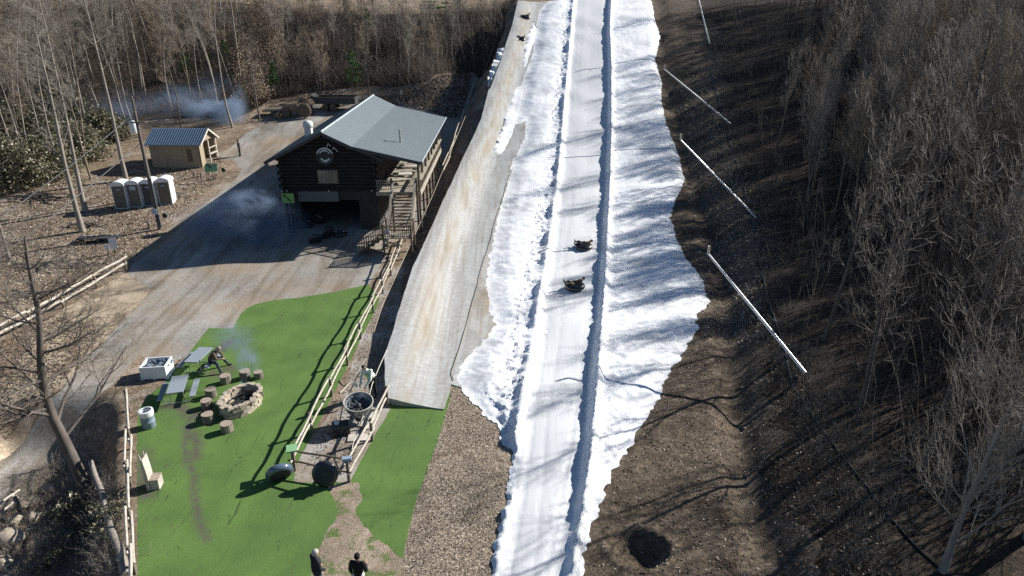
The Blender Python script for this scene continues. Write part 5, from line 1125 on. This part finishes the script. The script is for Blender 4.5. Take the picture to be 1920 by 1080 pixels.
# ---------------------------------------------------------------- people
def cap_(mb, a, b, ra, rb, n=12):
    a, b = Vector(a), Vector(b); mb.ball(a, ra, n=n, m=8); mb.ball(b, rb, n=n, m=8); mb.tube(a, b, ra, rb, n)
def fuse(o, vox, it=4):
    m = o.modifiers.new('fuse', 'REMESH'); m.mode = 'VOXEL'; m.voxel_size = vox; m.use_smooth_shade = True
    s = o.modifiers.new('soften', 'SMOOTH'); s.iterations = it; s.factor = .5; return o
M['skin'] = mat('skin', (.42, .26, .19), .55); M['hairg'] = mat('grey_hair', (.42, .40, .37), .8); M['hairb'] = mat('dark_hair', (.025, .02, .017), .7)
def person(label, loc, rz, J, jk, tr, hair='hairb', scale=1.0, shoe='trim', rot=None, hat=None, group=None, extra=None):
    J = {k: Vector(v) for k, v in J.items()}; P_ = bpy.data.objects.new('person', None); link(P_); P_.location = loc
    P_.rotation_euler = rot if rot else (0, 0, rz); P_.scale = (scale,)*3; tag(P_, label, 'person', group)
    b = MB(); cap_(b, J['pel'], J['chest'], .115, .13); cap_(b, J['chest'], J['neck'], .10, .05); cap_(b, J['neck'], J['head'], .05, .075)
    hd = J['head']; f = J['face'].normalized(); up = (hd-J['neck']).normalized(); sd = f.cross(up).normalized()
    rotm = Matrix((sd, f, up)).transposed(); b.ball(hd+up*.03, .105, (.78, .95, 1.15), 16, 12, rotm)
    b.ball(hd+f*.10+up*.0, .02, (.8, 1.2, 1.3), 8, 6, rotm); b.ball(hd+f*.075-up*.075, .03, (1.3, .8, .8), 8, 6, rotm)
    for s in (-1, 1): b.ball(hd+sd*s*.085+up*.015, .026, (.5, .9, 1.3), 8, 6, rotm)
    for s in 'LR':
        cap_(b, J['sh'+s], J['el'+s], .05, .04); cap_(b, J['el'+s], J['wr'+s], .038, .027); cap_(b, J['hp'+s], J['kn'+s], .085, .058); cap_(b, J['kn'+s], J['an'+s], .055, .038); cap_(b, J['an'+s], J['to'+s], .04, .035)
        cap_(b, J['chest'], J['sh'+s], .1, .055); cap_(b, J['pel'], J['hp'+s], .1, .09)
        w = J['wr'+s]; d = (w-J['el'+s]).normalized(); q = d.cross(Vector((0, 0, 1))); q = q.normalized() if q.length > .1 else Vector((1, 0, 0)); nn = d.cross(q)
        b.ball(w+d*.045, .04, (1, .45, 1.15), 10, 8, Matrix((q, nn, d)).transposed())
        for k, (o_, L_) in enumerate(((-.028, .065), (-.010, .078), (.009, .073), (.026, .058))):
            p0 = w+d*.08+q*o_; p1 = p0+d*L_*.55+nn*.008; p2 = p1+d*L_*.4+nn*.03; cap_(b, p0, p1, .0095, .009, 8); cap_(b, p1, p2, .009, .008, 8)
        p0 = w+d*.03+q*.035; p1 = p0+d*.04+q*.028+nn*.01; cap_(b, p0, p1, .012, .010, 8)
    fuse(b.build('body', M['skin'], P_), .012, 2)
    j = MB(); cap_(j, J['pel']+(J['chest']-J['pel'])*.12, J['chest'], .165, .165); cap_(j, J['chest'], J['neck']-up*.02, .14, .075)
    for s in 'LR': cap_(j, J['chest'], J['sh'+s], .13, .085); cap_(j, J['sh'+s], J['el'+s], .082, .066); cap_(j, J['el'+s], J['wr'+s], .064, .048)
    fuse(j.build('jacket', jk, P_), .02, 5)
    t = MB(); cap_(t, J['pel'], J['pel']+(J['chest']-J['pel'])*.15, .145, .14)
    for s in 'LR': cap_(t, J['pel'], J['hp'+s], .13, .115); cap_(t, J['hp'+s], J['kn'+s], .11, .08); cap_(t, J['kn'+s], J['an'+s], .078, .062)
    fuse(t.build('trousers', tr, P_), .02, 5)
    for s in 'LR': m_ = MB(); cap_(m_, J['an'+s]-Vector((0, 0, .01)), J['to'+s], .055, .05); fuse(m_.build('shoe', M[shoe], P_), .015, 3)
    h = MB(); h.ball(hd+up*.045-f*.012, .117, (.82, .98, 1.08), 16, 12, rotm); hm = h.build('hat' if hat else 'hair', hat or M[hair], P_, True)
    # keep the face free: cut away the front lower part
    me = hm.data; import bmesh as _b; bm = _b.new(); bm.from_mesh(me)
    dead = [v for v in bm.verts if (v.co-hd).dot(f) > .015 and (v.co-hd).dot(up) < .075 or (v.co-hd).dot(up) < -.03]
    _b.ops.delete(bm, geom=dead, context='VERTS'); bm.to_mesh(me); bm.free()
    return P_
def stand(armL=None, armR=None, lean=0, feet=.13, bend=0):
    J = dict(pel=(0, 0, .95), chest=(0, .02+lean, 1.28), neck=(0, .03+lean*1.3, 1.47), head=(0, .05+lean*1.5, 1.60), face=(0, 1, -.15), hpL=(-.09, 0, .92), hpR=(.09, 0, .92), knL=(-.11, .03, .50), knR=(.11, .03, .50),
             anL=(-feet, 0, .09), anR=(feet, 0, .09), toL=(-feet-.02, .15, .045), toR=(feet+.02, .15, .045), shL=(-.19, lean, 1.41), shR=(.19, lean, 1.41))
    J['elL'], J['wrL'] = armL or ((-.26, -.02+lean, 1.13), (-.25, .06+lean, .88)); J['elR'], J['wrR'] = armR or ((.26, -.02+lean, 1.13), (.25, .06+lean, .88)); return J
cm = lambda n, c, r=.8: woodm(n, c, r, 6, var=.15, bs=.2)
navy = cm('dark_navy_coat', (.022, .025, .032)); blk = cm('black_hoodie', (.014, .014, .016)); den = cm('dark_jeans', (.035, .042, .06)); wht = cm('white_trousers', (.62, .63, .64)); tan = cm('tan_shirt', (.36, .28, .20)); brn = cm('brown_jacket', (.12, .09, .065))
def under(px, py, h): a = at(px, py, h); return Vector((a.x, a.y, g(a.x, a.y)))
person('person in a dark navy coat with pale grey hair on the lawn, bottom border', under(588, 1033, 1.74), R(-48), stand(((-.24, .02, 1.13), (-.16, .2, .95)), ((.25, .02, 1.13), (.18, .2, .96))), navy, den, 'hairg', 1.0)
person('person seen from behind in a black hoodie and white trousers on the worn patch', under(668, 1041, 1.70), R(-8), stand(None, ((.29, -.02, 1.16), (.22, .16, 1.22))), blk, wht, 'hairb', .98, hat=blk)
hv = cm('lime_vest', (.30, .62, .22), .7); whv = cm('white_green_jacket', (.66, .72, .62), .7)
w_ = under(697, 696, 1.35)
P_ = person('person in a white and lime green vest bending forward behind the snow gun', w_, R(150), stand(((-.25, .42, 1.05), (-.16, .62, .82)), ((.24, .42, 1.05), (.14, .62, .85)), lean=.26), whv, blk, 'hairb', 1.12)
MB().prism([(-.2, .42, 1.30), (.0, .45, 1.32), (.0, .28, 1.02), (-.18, .24, 1.0)], (0, .03, -.02)).build('reflective_panel', hv, P_)
person('person in a grey jacket and black trousers walking beside the hut', under(446, 262, 1.72), R(120), stand(feet=.17), cm('grey_jacket', (.13, .12, .11)), blk, 'hairb', 1.0)
# seated man leaning forward on the bench of the far table
c_, rz, L = oriented((358, 679), (386, 651), .76)
sx = dict(pel=(0, 0, .60), chest=(0, .26, .93), neck=(0, .40, 1.07), head=(0, .49, 1.17), face=(0, .75, -.7), hpL=(-.12, .02, .55), hpR=(.12, .02, .55), knL=(-.32, .46, .50), knR=(.34, .46, .52), anL=(-.42, .62, .09), anR=(.46, .66, .09), toL=(-.46, .78, .05), toR=(.52, .82, .05),
          shL=(-.20, .30, 1.04), shR=(.20, .30, 1.04), elL=(-.31, .44, .74), wrL=(-.10, .62, .66), elR=(.31, .46, .75), wrR=(.10, .62, .67))
pc = Vector((c_.x, c_.y, 0))+Vector((math.sin(rz), -math.cos(rz), 0))*.70-Vector((math.cos(rz), math.sin(rz), 0))*.15
person('person in a tan shirt and dark trousers sitting hunched on the picnic bench', pc, rz-math.pi, sx, brn, den, 'hairb', 1.02, hat=tan)
# ---- riders
def slope_rot(x, y, rz):
    e = .5; n = Vector((-(g(x+e, y)-g(x-e, y))/(2*e), -(g(x, y+e)-g(x, y-e))/(2*e), 1)).normalized()
    q = n.to_track_quat('Z', 'Y').to_matrix(); xw = Vector((math.cos(rz), math.sin(rz), 0)); xw = (xw-n*xw.dot(n)).normalized(); return Matrix((xw, n.cross(xw), n)).transposed().to_euler()
ride = dict(pel=(0, 0, .12), chest=(0, -.32, .30), neck=(0, -.46, .44), head=(0, -.53, .56), face=(0, .8, .35), hpL=(-.09, .05, .14), hpR=(.09, .05, .14), knL=(-.16, .36, .40), knR=(.18, .38, .38), anL=(-.20, .66, .26), anR=(.24, .68, .28), toL=(-.22, .72, .42), toR=(.26, .74, .44),
            shL=(-.2, -.38, .40), shR=(.2, -.38, .40), elL=(-.38, -.22, .26), wrL=(-.36, .02, .24), elR=(.38, -.22, .26), wrR=(.36, .02, .24))
for i, (px, py, rz, jc, tc, lb, tl_, h) in enumerate([(1078, 541, R(95), cm('dark_brown_coat', (.10, .075, .055)), cm('tan_trousers', (.22, .17, .12)), 'rider in a dark coat and tan trousers on the lower tube in the snow lane', 'black snow tube lowest down the groomed lane', .14),
    (1094, 466, R(80), cm('olive_brown_coat', (.20, .15, .10)), cm('black_snow_trousers', (.02, .022, .026)), 'rider in a brown coat with raised dark legs on the lane\'s upper tube', 'black snow tube second lowest in the groomed lane', .14),
    (976, 76, R(60), cm('dark_rider_coat', (.03, .03, .035)), den, 'dark clad rider on the lower of the two tubes on the mat', 'black snow tube lower of the two on the fabric path', .25),
    (986, 35, R(100), cm('tan_rider_coat', (.28, .22, .16)), blk, 'rider with pale tan clothes on the highest tube of the mat', 'black snow tube highest on the fabric path', .25)]):
    v = at(px, py, h); rt = slope_rot(v.x, v.y, rz); up = rt.to_matrix()@Vector((0, 0, 1)); tb = snow_tube(v+up*.18, rt, tl_, 'snow tubes being ridden', .45, .22)
    person(lb, v+up*.12, 0, ride, jc, tc, 'hairb', .98, rot=rt)
# ---------------------------------------------------------------- smoke
def smoke(loc, sc, dens, seed, scale, rot=(0, 0, 0)):
    bpy.ops.mesh.primitive_uv_sphere_add(segments=24, ring_count=16, radius=1, location=loc, rotation=rot); o = bpy.context.object; o.name = 'smoke'; o.scale = sc
    m = bpy.data.materials.new('smoke'); m.use_nodes = True; nt_ = m.node_tree; nt_.nodes.clear(); out = nt_.nodes.new('ShaderNodeOutputMaterial'); pv = nt_.nodes.new('ShaderNodeVolumePrincipled'); nt_.links.new(pv.outputs[0], out.inputs[1])
    pv.inputs['Color'].default_value = (.50, .66, .92, 1); pv.inputs['Anisotropy'].default_value = .2
    tc = nt_.nodes.new('ShaderNodeTexCoord'); ln = nt_.nodes.new('ShaderNodeVectorMath'); ln.operation = 'LENGTH'; nt_.links.new(tc.outputs['Object'], ln.inputs[0])
    mr = nt_.nodes.new('ShaderNodeMapRange'); mr.interpolation_type = 'SMOOTHSTEP'; mr.inputs[1].default_value = 1.0; mr.inputs[2].default_value = .1; nt_.links.new(ln.outputs['Value'], mr.inputs[0])
    nz = nt_.nodes.new('ShaderNodeTexNoise'); nz.inputs['Scale'].default_value = scale; nz.inputs['Detail'].default_value = 4; nz.inputs['Distortion'].default_value = .6
    ad = nt_.nodes.new('ShaderNodeVectorMath'); ad.inputs[1].default_value = (seed*3.7, seed, 0); nt_.links.new(tc.outputs['Object'], ad.inputs[0]); nt_.links.new(ad.outputs[0], nz.inputs['Vector'])
    n2 = nt_.nodes.new('ShaderNodeMapRange'); n2.inputs[1].default_value = .42; n2.inputs[2].default_value = .68; nt_.links.new(nz.outputs[0], n2.inputs[0])
    mu = nt_.nodes.new('ShaderNodeMath'); mu.operation = 'MULTIPLY'; nt_.links.new(mr.outputs[0], mu.inputs[0]); nt_.links.new(n2.outputs[0], mu.inputs[1])
    m2 = nt_.nodes.new('ShaderNodeMath'); m2.operation = 'MULTIPLY'; m2.inputs[1].default_value = dens; nt_.links.new(mu.outputs[0], m2.inputs[0]); nt_.links.new(m2.outputs[0], pv.inputs['Density'])
    o.data.materials.append(m); tag(o, kind='stuff'); return o
def mid(px, py, y): return ray_at_y(px, py, y)
smoke(mid(400, 196, 84), (4.6, 3.0, 4.2), 2.3, 1, 1.3); smoke(mid(335, 200, 84), (5.5, 3, 3.0), .55, 2, 1.4); smoke(mid(235, 205, 80), (6.5, 3, 3.0), .12, 3, 1.4)
smoke(mid(472, 378, 46.3), (2.2, 1.3, 1.2), 1.2, 4, 1.7); smoke(mid(455, 420, 49.5), (6.0, 2.6, 2.8), 1.2, 5, 1.6); smoke(mid(530, 440, 50), (2.6, 2.0, 2.2), .35, 9, 1.4)
smoke(mid(458, 728, 29.0), (.30, .30, .7), 3.5, 6, 1.5); smoke(mid(464, 675, 30), (.85, .7, .9), 2.4, 7, 1.8); smoke(mid(440, 635, 31), (1.6, .9, 1.4), .9, 8, 1.8)
